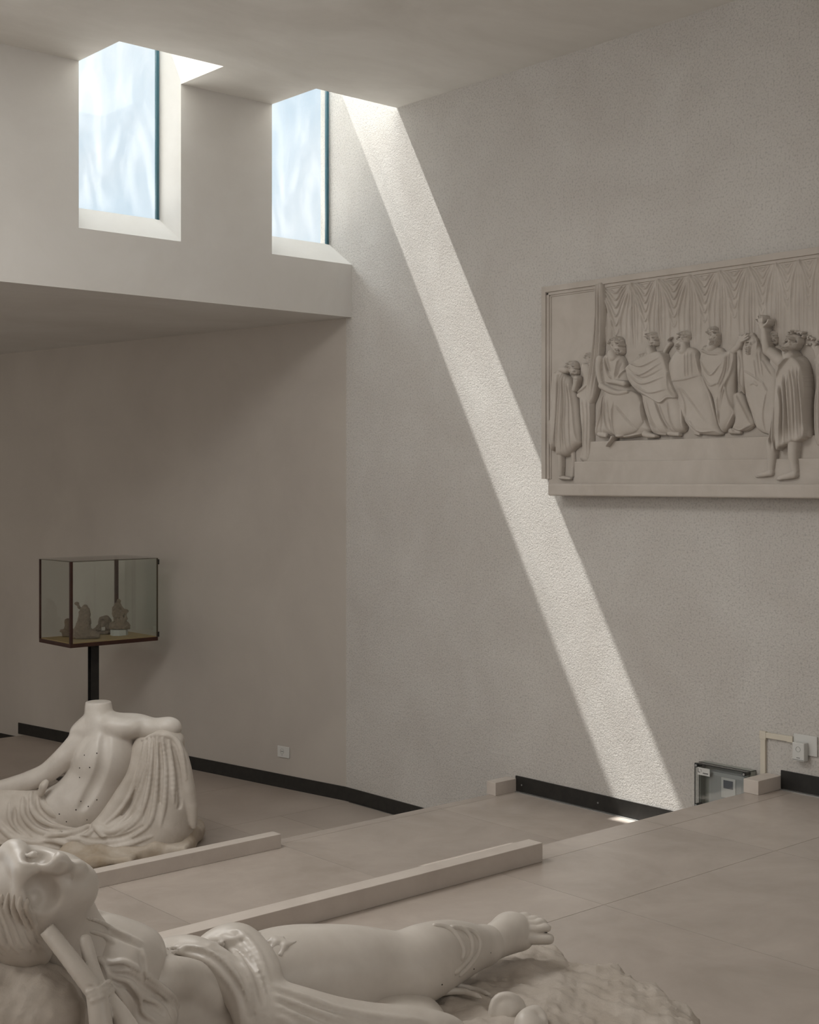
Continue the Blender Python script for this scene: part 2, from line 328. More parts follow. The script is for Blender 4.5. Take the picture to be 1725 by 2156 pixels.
    def mesh(s, name, m, parent=None, world=None):
        v = s.v; v = v.copy(); v[0], v[-1], v[:, 0], v[:, -1], v[:, :, 0], v[:, :, -1] = (1,)*6
        ins = v < 0; n = np.array(v.shape)
        acc = np.zeros(tuple(n-1)+(3,), np.float32); cnt = np.zeros(tuple(n-1), np.float32)
        N = lambda ax, arr, lo, hi: arr[tuple(slice(lo, hi) if i == ax else slice(None) for i in range(3))]
        edges = []
        for ax in range(3):
            a, b = N(ax, v, 0, -1), N(ax, v, 1, None); cr = (a < 0) != (b < 0); idx = np.argwhere(cr)
            t = (a[cr]/(a[cr]-b[cr])); pos = idx.astype(np.float32); pos[:, ax] += t
            edges.append((idx, a[cr] < 0))
            o1, o2 = [i for i in range(3) if i != ax]
            for d1 in (0, 1):
                for d2 in (0, 1):
                    c = idx.copy(); c[:, o1] -= d1; c[:, o2] -= d2
                    np.add.at(acc, (c[:, 0], c[:, 1], c[:, 2]), pos); np.add.at(cnt, (c[:, 0], c[:, 1], c[:, 2]), 1)
        act = cnt > 0; ids = np.full(cnt.shape, -1); ids[act] = np.arange(act.sum()); V = acc[act]/cnt[act][:, None]
        V = s.lo+V*s.h; F = []
        for ax in range(3):
            idx, inside = edges[ax]; o1, o2 = (ax+1) % 3, (ax+2) % 3; q = []
            for d1, d2 in ((0, 0), (1, 0), (1, 1), (0, 1)):
                c = idx.copy(); c[:, o1] -= d1; c[:, o2] -= d2; q.append(ids[c[:, 0], c[:, 1], c[:, 2]])
            q = np.stack(q, 1); q[~inside] = q[~inside][:, ::-1]; F.append(q)
        F = np.concatenate(F); V = CAM+V[:, :1]*RT+V[:, 1:2]*FW+V[:, 2:]*UP
        return grid_mesh(name, V, F[:, ::-1], m, parent)
def grid_mesh(name, V, F, m, parent=None, flip=False):
    if parent is not None: V = V-np.array(parent.location)
    me = bpy.data.meshes.new(name); me.vertices.add(len(V)); me.vertices.foreach_set('co', V.astype(np.float32).ravel())
    F = F[:, ::-1] if flip else F
    me.loops.add(F.size); me.loops.foreach_set('vertex_index', F.astype(np.int32).ravel()); me.polygons.add(len(F))
    me.polygons.foreach_set('loop_start', np.arange(0, F.size, F.shape[1], dtype=np.int32))
    me.polygons.foreach_set('use_smooth', np.ones(len(F), bool)); me.update(calc_edges=True); me.validate()
    return link(name, me, m, parent)
def spline(pts, rad, n):
    if len(pts) < 3:
        t = np.linspace(0, 1, n+1)[:, None]; return pts[0]*(1-t)+pts[1]*t, (rad[0]*(1-t[:, 0])+rad[1]*t[:, 0])
    e = np.vstack([2*pts[0]-pts[1], pts, 2*pts[-1]-pts[-2]]); re = np.concatenate([[rad[0]], rad, [rad[-1]]]); op = []; orr = []
    for i in range(len(pts)-1):
        for j in range(n):
            t = j/n; w = (-.5*t+t*t-.5*t**3, 1-2.5*t*t+1.5*t**3, .5*t+2*t*t-1.5*t**3, -.5*t*t+.5*t**3)
            op.append(sum(w[q]*e[i+q] for q in range(4))); orr.append(rad[i]*(1-t)+rad[i+1]*t)
    op.append(pts[-1]); orr.append(rad[-1]); return np.array(op), np.array(orr)
def J(px, py, Y, rpx): return P(px, py, Y), rpx/FPX*Y
def limb(S, js, k=.02, n=5, mode='+'):
    a = [J(*j) for j in js]; S.chain([x[0] for x in a], [x[1] for x in a], k, mode, n)
def mass(S, px, py, Y, rx, rz, ry, k=.03, ang=0, mode='+', tilt=0): S.ell(P(px, py, Y), (rx/FPX*Y, ry, rz/FPX*Y), k, mode, ang, tilt)
def frame_box(px0, px1, py0, py1, Y0, Y1):
    a = [P(x, y, Y) for x in (px0, px1) for y in (py0, py1) for Y in (Y0, Y1)]; a = np.array(a); lo, hi = a.min(0), a.max(0); lo[1], hi[1] = Y0, Y1
    return lo, hi
M['cast'] = mat('white_plaster_cast', (.67, .62, .565), .4, (.56, .51, .455), 5, (('n', 25, .06, .002), ('n', 120, .08, .0008)), spec=.55)
M['cast_cloth'] = mat('dusty_plaster_cloth', (.62, .565, .505), .5, (.50, .445, .385), 7, (('n', 30, .12, .003), ('n', 150, .15, .0008)), spec=.3)
M['cast_rock'] = mat('stained_plaster_rock', (.52, .455, .385), .8, (.36, .285, .205), 4, (('n', 18, .35, .008), ('n', 70, .4, .003)))
M['relief'] = mat('grey_relief_plaster', (.50, .455, .41), .8, (.42, .375, .33), 4, (('n', 40, .1, .001),))
def pins(parent, pts, m, lay, r=.0035):
    me = None
    for x, y in pts:
        D = lay.lay([(x, y)], lay.lo[1], lay.lo[1]+lay.h*lay.n[1])
        if D is None: continue
        p = P(x, y, D[0]); w = CAM+p[0]*RT+p[1]*FW+p[2]*UP
        if me is None:
            bm = bmesh.new(); bmesh.ops.create_icosphere(bm, subdivisions=2, radius=r); o = obj('bronze_pin', bm, m, parent); me = o.data
        else: o = bpy.data.objects.new('bronze_pin', me); C.objects.link(o); o.parent = parent
        o.location = Vector(w)-Vector(parent.location)
M['pin'] = mat('dark_pin', (.03, .022, .015), .5)

# ------------------------------------------------------------------ seated headless sculpture beyond the far kerb
def seated():
    T = empty('seated_sculpture', tuple(CAM+0*RT+8.45*FW+(-2.3)*UP+(-2.05)*RT), 'white plaster headless figure seated with its back turned, one arm on a draped support', 'sculpture')
    D = 8.42; h = .006
    lo, hi = frame_box(-90, 440, 1480, 1870, 8.0, 9.0)
    B = Clay(lo, hi, h)
    # torso seen from behind
    limb(B, [(226, 1582, D, 58), (219, 1604, D, 61), (207, 1638, D, 55), (188, 1668, D, 58), (168, 1698, D, 60)], .03)
    mass(B, 128, 1700, D-.01, 55, 48, .13, .05)
    limb(B, [(207, 1478, D+.02, 22), (208, 1505, D+.01, 21), (210, 1522, D, 24), (216, 1545, D, 36)], .04)
    limb(B, [(168, 1546, D, 20), (205, 1530, D, 20), (270, 1530, D, 22)], .05)
    limb(B, [(183, 1548, D, 24), (160, 1572, D-.02, 23), (128, 1603, D-.03, 20.5), (98, 1628, D-.03, 18.5), (66, 1643, D-.02, 18.5), (30, 1656, D+.02, 19), (-8, 1664, D+.06, 16), (-40, 1672, D+.1, 13)], .02)
    limb(B, [(258, 1532, D, 28), (292, 1529, D-.01, 23), (322, 1534, D-.03, 19.5), (350, 1531, D-.05, 18), (362, 1533, D-.04, 18.5)], .02)
    limb(B, [(362, 1533, D-.04, 17), (330, 1528, D+.12, 15)], .02)
    lo_, hi_ = P(150, 1489, D-.2), P(250, 1400, D+.2); B.rbox(np.minimum(lo_, hi_), np.maximum(lo_, hi_), .001, .006, '-')
    B.rbox(P(160, 1494, D-.2), P(188, 1400, D+.2), .001, .006, '-')
    # spine furrow, shoulder blades, loins
    B.fold([(220, 1548), (219, 1590), (208, 1635), (190, 1670), (172, 1702)], 8, 8.0, 9.0, -.95, .035, '-')
    B.fold([(228, 1524), (250, 1533), (285, 1531)], 9, 8.0, 9.0, .9, .06)
    body = B.mesh('body', M['cast'], T)
    # cloth: knotted round the hips, over the support and down to the ground
    S = Clay(lo, hi, h); Dc = 8.40
    limb(S, [(338, 1572, Dc, 36), (344, 1610, Dc, 46), (346, 1660, Dc, 54), (340, 1720, Dc, 62), (330, 1750, Dc, 62)], .05)
    limb(S, [(130, 1722, D+.02, 52), (60, 1712, D+.03, 52), (10, 1716, D+.05, 50), (-60, 1724, D+.08, 46)], .06)
    mass(S, 190, 1762, D-.06, 110, 30, .16, .06, ang=-4); mass(S, 262, 1750, D-.05, 70, 44, .16, .06); mass(S, 80, 1765, D-.05, 110, 28, .15, .06, ang=-6)
    mass(S, 300, 1780, D-.06, 80, 26, .16, .05)
    limb(S, [(345, 1556, Dc-.04, 27), (366, 1562, Dc-.02, 20)], .03)
    limb(S, [(372, 1566, Dc-.08, 10), (386, 1610, Dc-.09, 13), (396, 1660, Dc-.09, 14), (404, 1705, Dc-.08, 11), (408, 1740, Dc-.08, 6)], .015)
    limb(S, [(300, 1562, Dc-.02, 14), (288, 1610, Dc-.02, 18), (262, 1665, Dc-.04, 20), (225, 1725, Dc-.08, 18), (200, 1748, Dc-.1, 12)], .03)
    Y0, Y1 = 8.0, 9.0
    for pts, r in (([(306, 1556), (298, 1605), (280, 1660), (250, 1708), (212, 1744)], 5), ([(314, 1556), (309, 1610), (296, 1665), (270, 1718), (225, 1752)], 5.5),
                   ([(322, 1555), (319, 1610), (311, 1670), (292, 1724), (250, 1756)], 5.5), ([(331, 1554), (331, 1615), (327, 1685), (314, 1735), (280, 1762)], 6),
                   ([(342, 1555), (348, 1620), (346, 1690), (338, 1740)], 6), ([(356, 1560), (364, 1630), (366, 1690)], 5),
                   ([(300, 1558), (322, 1549), (350, 1549), (372, 1560), (384, 1590), (392, 1640)], 5)):
        S.fold(pts, r, Y0, Y1, .1, .006)
    for pts, r in (([(310, 1566), (303, 1615), (286, 1668), (256, 1718)], 3.5), ([(326, 1565), (325, 1615), (318, 1675), (300, 1728)], 3.5), ([(337, 1566), (340, 1620), (337, 1690)], 4),
                   ([(366, 1575), (376, 1630), (380, 1690), (376, 1702)], 5)):
        S.fold(pts, r, Y0, Y1, -.2, .006, '-')
    for pts, r in (([(96, 1650), (86, 1672), (96, 1698), (130, 1722), (185, 1738)], 8), ([(66, 1668), (66, 1700), (90, 1728), (140, 1742), (196, 1740)], 7), ([(48, 1680), (50, 1715), (75, 1745), (120, 1758), (160, 1752)], 6),
                   ([(186, 1738), (160, 1752), (120, 1756), (96, 1762)], 7), ([(200, 1742), (178, 1762), (140, 1768)], 6), ([(204, 1742), (220, 1750), (244, 1748), (280, 1728), (296, 1700)], 7),
                   ([(78, 1771), (118, 1770), (160, 1782), (215, 1786), (270, 1778), (320, 1760)], 6), ([(120, 1778), (175, 1796), (235, 1806), (300, 1796)], 5), ([(0, 1776), (60, 1782), (110, 1784), (150, 1796)], 5),
                   ([(-20, 1690), (-4, 1730), (30, 1765), (90, 1775)], 7), ([(20, 1690), (24, 1730), (54, 1760)], 5), ([(150, 1790), (210, 1810), (280, 1808)], 4), ([(196, 1736), (214, 1756), (226, 1770)], 6)):
        S.fold(pts, r, Y0, Y1, .15, .008)
    for pts, r in (([(78, 1672), (82, 1702), (110, 1728), (150, 1738)], 4), ([(58, 1680), (60, 1712), (84, 1738), (130, 1752)], 4), ([(150, 1758), (200, 1768), (260, 1762), (300, 1740)], 4), ([(100, 1778), (160, 1790), (230, 1796), (290, 1786)], 4),
                   ([(30, 1700), (34, 1735), (66, 1764)], 4)):
        S.fold(pts, r, Y0, Y1, -.2, .008, '-')
    limb(S, [(97, 1647, D-.13, 6), (91, 1656, D-.14, 8), (86, 1672, D-.13, 6)], .006)
    limb(S, [(206, 1740, D-.16, 8), (220, 1746, D-.17, 9)], .008)
    # the figure's bare back stays clear of the cloth
    S.mesh('drapery', M['cast_cloth'], T)
    # rough base
    R = Clay(lo, hi, .008)
    zf = -2.299
    R.rbox((P(-80, 0, 8.3)[0], 8.02, zf), (P(300, 0, 8.3)[0], 8.75, zf+.07), .03, .05)
    R.rbox((P(150, 0, 8.4)[0], 8.16, zf), (P(408, 0, 8.4)[0], 8.8, zf+.10), .03, .05)
    mass(R, 372, 1752, 8.46, 42, 50, .17, .05); mass(R, 330, 1762, 8.45, 50, 40, .2, .05)
    R.noise(.010, 16, 3, 2)
    z = R.lo[2]+R.h*np.arange(R.n[2]); R.v = np.maximum(R.v, (zf-z)[None, None, :].astype(np.float32))
    R.mesh('rock_base', M['cast_rock'], T)
    pins(T, [(178, 1590), (204, 1586), (168, 1617), (189, 1616), (168, 1637), (170, 1687), (204, 1684), (186, 1698), (160, 1705), (125, 1714), (140, 1730), (88, 1662), (75, 1726), (100, 1735), (205, 1777), (240, 1765), (300, 1745), (258, 1690), (294, 1610), (46, 1750), (20, 1730), (30, 1765), (183, 1726)], M['pin'], B, .0045)
seated()
# ------------------------------------------------------------------ reclining sculpture in the foreground
def reclining():
    base = CAM+(-.35)*RT+3.3*FW; base[2] = 0
    T = empty('reclining_sculpture', tuple(base), 'large white plaster sculpture of a sleeping draped figure reclining in the foreground', 'sculpture')
    h = .0062
    # ---- body
    lo, hi = frame_box(-110, 1200, 1760, 2330, 2.55, 4.05); hi[0] = P(1200, 0, 4.05)[0]; lo[0] = P(-110, 0, 3.4)[0]; hi[2] = P(0, 1770, 2.9)[2]; lo[2] = -1.52
    B = Clay(lo, hi, h)
    # head thrown back, face up
    mass(B, 40, 1882, 2.95, 100, 98, .092, .03); mass(B, 92, 1862, 2.93, 72, 62, .075, .05, ang=-8); mass(B, 140, 1852, 2.92, 42, 42, .05, .05); mass(B, 110, 1895, 2.92, 62, 48, .06, .05)
    limb(B, [(172, 1850, 2.92, 10), (166, 1872, 2.915, 14), (150, 1896, 2.92, 14)], .04)
    limb(B, [(112, 1905, 2.95, 56), (126, 1948, 2.98, 48), (150, 1995, 3.0, 52), (190, 2050, 3.03, 70)], .05)
    limb(B, [(52, 1834, 2.868, 9), (90, 1822, 2.862, 10), (118, 1816, 2.858, 11), (130, 1820, 2.862, 10)], .02)     # nose
    B.fold([(10, 1800), (32, 1790), (40, 1812), (54, 1832), (58, 1852), (54, 1880), (60, 1910)], 7, 2.6, 3.3, .35, .03)          # brow line
    B.fold([(62, 1806), (84, 1800), (100, 1802)], 9, 2.6, 3.3, -.3, .02, '-'); mass(B, 70, 1800, 2.885, 12, 8, .014, .008)
    B.fold([(76, 1866), (92, 1878), (96, 1900)], 10, 2.6, 3.3, -.55, .03, '-'); mass(B, 74, 1890, 2.868, 13, 17, .018, .01)
    B.fold([(133, 1821), (134, 1826)], 4, 2.6, 3.3, -.1, .004, '-'); B.fold([(122, 1830), (126, 1834)], 4, 2.6, 3.3, -.1, .004, '-')
    B.fold([(140, 1816), (147, 1830), (145, 1850)], 6, 2.6, 3.3, .2, .006); B.fold([(151, 1818), (156, 1832), (152, 1850)], 6, 2.6, 3.3, .2, .006)
    B.fold([(147, 1814), (151, 1832), (149, 1852)], 3, 2.6, 3.3, -.2, .003, '-'); B.fold([(163, 1822), (166, 1836)], 7, 2.6, 3.3, .5, .02)
    # chest, belly, hips
    mass(B, 262, 2090, 3.1, 110, 112, .15, .06); mass(B, 360, 2130, 3.2, 100, 108, .14, .08); mass(B, 440, 2150, 3.28, 120, 122, .15, .08); mass(B, 520, 2130, 3.32, 110, 125, .16, .08)
    B.fold([(330, 2070), (372, 2058), (420, 2072), (455, 2105)], 14, 2.7, 3.8, .7, .05)
    # thigh, shin and foot that point away to the right
    limb(B, [(560, 2075, 3.36, 104), (640, 2062, 3.4, 98), (730, 2052, 3.44, 88), (800, 2050, 3.48, 76), (850, 2046, 3.5, 64), (892, 2026, 3.54, 65), (935, 2008, 3.6, 56), (975, 1998, 3.64, 42), (1008, 1994, 3.69, 30), (1030, 1987, 3.72, 27)], .03)
    limb(B, [(760, 2130, 3.42, 30), (700, 2120, 3.38, 60)], .06)
    body = B.mesh('body', M['cast'], T)
    Q = Clay(*frame_box(985, 1185, 1905, 2040, 3.6, 3.95), .0026)
    limb(Q, [(990, 1996, 3.665, 37), (1008, 1994, 3.69, 30), (1030, 1987, 3.72, 27)], .01)
    limb(Q, [(1012, 2000, 3.7, 24), (1045, 1980, 3.74, 29), (1072, 1966, 3.78, 33), (1088, 1962, 3.8, 27)], .02)
    mass(Q, 1078, 1950, 3.8, 32, 22, .03, .03, ang=-10); mass(Q, 1102, 1980, 3.78, 20, 17, .025, .02)
    for js in ([(1104, 1974, 3.77, 14), (1130, 1977, 3.77, 11.5), (1152, 1977, 3.77, 11), (1157, 1977, 3.77, 10)], [(1108, 1958, 3.78, 12), (1132, 1956, 3.78, 9), (1146, 1953, 3.78, 9), (1153, 1954, 3.78, 8)],
               [(1108, 1948, 3.79, 11), (1128, 1945, 3.79, 9), (1139, 1941, 3.79, 8), (1146, 1944, 3.79, 7)], [(1102, 1942, 3.8, 11), (1120, 1937, 3.8, 8.5), (1129, 1936, 3.8, 7.5), (1134, 1939, 3.8, 6)],
               [(1088, 1938, 3.81, 13), (1106, 1931, 3.81, 10), (1115, 1934, 3.81, 8)]):
        limb(Q, js, .002)
    Q.mesh('bare_foot', M['cast'], T)
    # ---- sandal straps round the shin
    S = Clay(*[frame_box(880, 1040, 1930, 2090, 3.3, 3.95)[0], frame_box(880, 1040, 1930, 2090, 3.3, 3.95)[1]], .004)
    for pts in ([(915, 1949), (938, 1952), (958, 1966), (970, 1985), (976, 2003), (972, 2018)], [(952, 1953), (972, 1956), (988, 1970), (994, 1990), (990, 2012), (975, 2032), (958, 2048)], [(972, 1954), (992, 1960), (1006, 1972), (1010, 1990), (1004, 2010), (990, 2030), (968, 2052)]):
        sp, _ = spline(np.array(pts, float), np.zeros(len(pts)), 6); D = B.lay(sp, 3.3, 3.95); D = np.convolve(np.pad(D, 2, 'edge'), np.ones(5)/5, 'valid')
        D = np.minimum(D, np.median(D)+.02)
        for i in range(len(sp)-1): S.cone(P(*sp[i], D[i]+.001), P(*sp[i+1], D[i+1]+.001), .0075, .0075, .003)
    S.mesh('sandal_strap', M['cast'], T)
    # ---- drapery
    lo2, hi2 = lo.copy(), hi.copy(); lo2[0] = P(150, 0, 3.1)[0]; hi2[0] = P(1130, 0, 3.7)[0]
    S = Clay(lo2, hi2, h); Y0, Y1 = 2.6, 3.9; S.under = [B]
    # mantle over the hips: a sash that rises to a crest and drops across the belly
    limb(S, [(330, 2010, 3.30, 14), (370, 2003, 3.26, 20), (410, 2010, 3.22, 24), (455, 2035, 3.19, 26), (500, 2075, 3.16, 28), (530, 2120, 3.14, 30), (545, 2180, 3.12, 32)], .03)
    limb(S, [(430, 2002, 3.3, 18), (470, 1990, 3.32, 26), (505, 1992, 3.32, 32), (535, 2030, 3.26, 36), (555, 2080, 3.2, 32), (562, 2160, 3.14, 32)], .03)
    limb(S, [(520, 1975, 3.36, 14), (545, 1990, 3.36, 18), (560, 2020, 3.3, 20), (572, 2070, 3.24, 18), (578, 2170, 3.16, 16)], .015)
    for pts, r in (([(335, 2004), (370, 1996), (420, 1998), (455, 2014), (490, 2046), (520, 2090), (540, 2150)], 6), ([(334, 2014), (380, 2004), (425, 2016), (462, 2044), (496, 2088), (510, 2150)], 6),
                   ([(440, 1990), (470, 1990), (505, 2020), (530, 2070), (546, 2150)], 6), ([(452, 1980), (482, 1976), (520, 2010), (545, 2060), (560, 2150)], 6), ([(480, 1962), (510, 1966), (545, 2010), (566, 2080), (574, 2150)], 5),
                   ([(470, 1972), (492, 1980), (510, 1974)], 6), ([(536, 2030), (552, 2090), (556, 2150)], 5)):
        S.fold(pts, r, Y0, Y1, .1, .007)
    for pts, r in (([(345, 2006), (390, 2000), (440, 2012), (480, 2048), (512, 2100), (526, 2150)], 4), ([(448, 1998), (490, 2020), (520, 2070), (536, 2150)], 4), ([(490, 1986), (530, 2030), (552, 2090), (562, 2150)], 4)):
        S.fold(pts, r, Y0, Y1, -.2, .007, '-')
    # small pleats where the thigh starts
    S2pts = ([(566, 1985), (576, 1978), (596, 1976)], [(570, 2000), (584, 1986), (600, 1984)], [(590, 2012), (600, 1994), (622, 1984)])
    # cloth running under the thigh to the lower edge
    limb(S, [(575, 2100, 3.2, 20), (640, 2118, 3.2, 22), (720, 2140, 3.22, 22), (800, 2152, 3.24, 22), (900, 2166, 3.26, 24), (960, 2180, 3.3, 24)], .03)
    limb(S, [(575, 2140, 3.16, 40), (650, 2165, 3.16, 45), (760, 2190, 3.2, 45), (900, 2200, 3.24, 40)], .05)
    mass(S, 860, 2140, 3.36, 85, 34, .16, .05, ang=-14)
    for pts, r in (([(580, 2076), (640, 2098), (710, 2124), (790, 2138), (880, 2146)], 6), ([(582, 2096), (640, 2120), (720, 2148)], 6), ([(584, 2118), (640, 2142), (680, 2160)], 5), ([(586, 2140), (620, 2160)], 5), ([(740, 2130), (820, 2146), (900, 2150)], 4)):
        S.fold(pts, r, Y0, Y1, .1, .007)
    for pts, r in (([(582, 2086), (640, 2109), (720, 2136)], 4), ([(584, 2108), (640, 2132), (700, 2156)], 4)):
        S.fold(pts, r, Y0, Y1, -.2, .007, '-')
    # crumpled end of the cloth lying on the rock
    limb(S, [(900, 2095, 3.5, 8), (935, 2088, 3.52, 6), (975, 2088, 3.53, 5), (1012, 2100, 3.5, 4)], .01); limb(S, [(925, 2072, 3.56, 6), (960, 2074, 3.57, 5), (1000, 2084, 3.57, 5), (1030, 2094, 3.54, 4)], .008)
    mass(S, 1066, 2155, 3.42, 42, 62, .04, .02); S.fold([(1034, 2180), (1036, 2130), (1046, 2104), (1070, 2096), (1096, 2110), (1104, 2140)], 5, 3.2, 3.6, 0, .01)
    S.mesh('drapery', M['cast'], T)
    S3 = Clay(*frame_box(550, 640, 1955, 2040, 3.1, 3.6), .005)
    for pts in S2pts:
        D = B.lay(pts, 3.0, 3.7)
        if D is not None:
            for i in range(len(pts)-1): S3.cone(P(*pts[i], D[i]+.004), P(*pts[i+1], D[i+1]+.004), .008, .006, .012)
    S3.mesh('pleat', M['cast'], T)
    K = Clay(*frame_box(150, 392, 1900, 2200, 2.75, 3.3), .0038); K.under = [B]
    # cloth on the chest with two rippled hems
    mass(K, 258, 2050, 3.04, 80, 100, .13, .05, ang=-20); mass(K, 215, 1990, 3.05, 60, 62, .08, .05); mass(K, 285, 2030, 3.08, 48, 60, .12, .04)
    mass(K, 315, 2140, 3.05, 60, 62, .1, .04)
    limb(K, [(178, 1918, 3.05, 8), (205, 1930, 3.06, 9), (235, 1943, 3.07, 10), (265, 1958, 3.09, 9), (292, 1970, 3.11, 10), (312, 1982, 3.12, 11)], .012)
    limb(K, [(312, 1985, 3.12, 14), (318, 2020, 3.10, 14), (322, 2065, 3.08, 14)], .03)
    K.fold([(176, 1930), (214, 1943), (250, 1962), (300, 1984)], 5, Y0, Y1, -.05, .003); K.fold([(180, 1944), (214, 1954), (250, 1973), (300, 1996)], 4, Y0, Y1, -.3, .006, '-'); K.fold([(186, 1960), (214, 1968), (240, 1984)], 4, Y0, Y1, 0, .006)
    for pts, r in (([(208, 2020), (238, 2030), (262, 2028), (296, 2046), (330, 2072), (362, 2096), (376, 2120)], 8), ([(214, 2034), (246, 2044), (276, 2046), (306, 2066), (338, 2090), (360, 2112), (372, 2140)], 7),
                   ([(222, 2050), (250, 2062), (276, 2070), (296, 2096), (330, 2112), (352, 2130)], 6), ([(228, 2066), (248, 2088), (264, 2120), (270, 2160)], 6), ([(216, 2044), (232, 2090), (246, 2130), (252, 2180)], 6),
                   ([(205, 2016), (218, 2028), (228, 2060)], 6), ([(262, 2060), (290, 2090), (300, 2130), (330, 2150)], 5), ([(300, 2000), (306, 2030), (308, 2060)], 5)):
        K.fold(pts, r, Y0, Y1, -.05, .003); K.fold([(x-6, y+9) for x, y in pts], r*.6, Y0, Y1, -.3, .005, '-')
    K.mesh('chest_cloth', M['cast'], T)
    # ---- second foot low on the rock
    S = Clay(*frame_box(1080, 1180, 2095, 2230, 3.15, 3.6), .004)
    limb(S, [(1112, 2136, 3.36, 13), (1128, 2132, 3.37, 13), (1140, 2142, 3.36, 10), (1146, 2156, 3.34, 8)], .006); limb(S, [(1106, 2150, 3.34, 18), (1120, 2185, 3.32, 26), (1120, 2230, 3.3, 30)], .02)
    S.mesh('foot', M['cast'], T)
    # ---- hair
    S = Clay(*frame_box(-110, 130, 1850, 2060, 2.7, 3.15), .0036)
    S.under = [B]; limb(S, [(-30, 1905, 2.90, 30), (0, 1945, 2.89, 40), (40, 1985, 2.89, 34), (80, 2005, 2.90, 22)], .03)
    for i in range(8):
        x0 = -34+i*13; pts = [(x0, 1880+abs(i-4)*4), (x0-8+i*1.5, 1912), (x0+2+i*2.5, 1948), (x0+8+i*4, 1984), (x0+22+i*5, 2012-i*2)]
        S.fold(pts, 8, 2.7, 3.15, .1, .003, '+', (.4, .3)); S.fold([(x+7, y+3) for x, y in pts[:4]], 3.5, 2.7, 3.15, -.2, .003, '-')
    S.mesh('hair', M['cast_cloth'], T)
    # ---- javelins bound together, broken off at the top
    S = Clay(*frame_box(80, 300, 1935, 2260, 2.6, 3.05), .0038)
    limb(S, [(98, 1956, 2.84, 17), (150, 2022, 2.80, 18.5), (200, 2088, 2.77, 20)], .002); limb(S, [(203, 2092, 2.77, 21), (212, 2150, 2.75, 24), (222, 2240, 2.73, 27)], .002)
    limb(S, [(180, 1980, 2.84, 13), (192, 2030, 2.82, 15), (206, 2078, 2.79, 18)], .002); limb(S, [(222, 2092, 2.8, 14), (252, 2135, 2.78, 19), (290, 2200, 2.76, 24)], .002)
    a, b = P(60, 1958, 2.7), P(98, 1925, 3.0); S.cone(P(84, 1940, 2.84), P(88, 1944, 2.84), .021, .021, .003, '-')
    for q in ([(184, 2090), (200, 2082), (216, 2074), (230, 2066)], [(188, 2099), (204, 2092), (220, 2084), (234, 2074)], [(192, 2108), (208, 2102), (226, 2093), (238, 2084)]): S.fold(q, 5, 2.6, 3.05, -.1, .002, '+', (1, 1))
    S.fold([(180, 2078), (206, 2076), (222, 2058)], 3, 2.6, 3.05, -.2, .002, '-')
    S.mesh('javelin_bundle', M['cast'], T)
    # ---- rock: a low slab under the legs and a boulder under the shoulders
    lo3 = np.array([P(-110, 0, 3.3)[0], 2.5, -1.61]); hi3 = np.array([.86, 4.05, P(0, 1990, 2.95)[2]]); R = Clay(lo3, hi3, .009)
    zt = -1.6
    R.rbox((-1.2, 2.7, zt-.1), (.44, 3.98, zt+.245), .04, .04); R.rbox((.0, 2.75, zt-.1), (.60, 3.88, zt+.240), .045, .05); R.rbox((.3, 2.8, zt-.1), (.69, 3.75, zt+.232), .045, .05); R.rbox((.3, 2.8, zt-.1), (.755, 3.60, zt+.222), .05, .05)
    mass(R, 20, 2120, 2.9, 130, 105, .14, .06); mass(R, 100, 2150, 2.84, 84, 98, .10, .06); mass(R, -60, 2080, 2.95, 90, 80, .16, .06); limb(R, [(60, 2250, 2.9, 150), (60, 2500, 2.95, 200)], .05)
    R.rbox((-1.2, 2.8, zt), (-.72, 3.5, P(0, 2150, 3)[2]), .05, .06); mass(R, 200, 2200, 3.2, 120, 100, .25, .06)
    R.noise(.006, 15, 7, 2); R.noise(.0045, 70, 11, 3)
    z = R.lo[2]+R.h*np.arange(R.n[2]); R.v = np.maximum(R.v, (zt+.001-z)[None, None, :].astype(np.float32))
    R.mesh('rock_base', M['cast_rock2'], T)
    pins(T, [(115, 1945), (88, 1969), (87, 2016), (290, 2124), (311, 2039), (472, 2062), (515, 2129), (1119, 1980), (1097, 1992), (1033, 2006), (998, 2040), (931, 2073), (818, 2132)], M['pin'], B, .0022)
M['cast_rock2'] = mat('dusty_plaster_rock', (.56, .505, .45), .85, (.42, .365, .31), 6, (('n', 22, .35, .008), ('n', 90, .5, .003), ('n', 8, .4, .02)))
reclining()
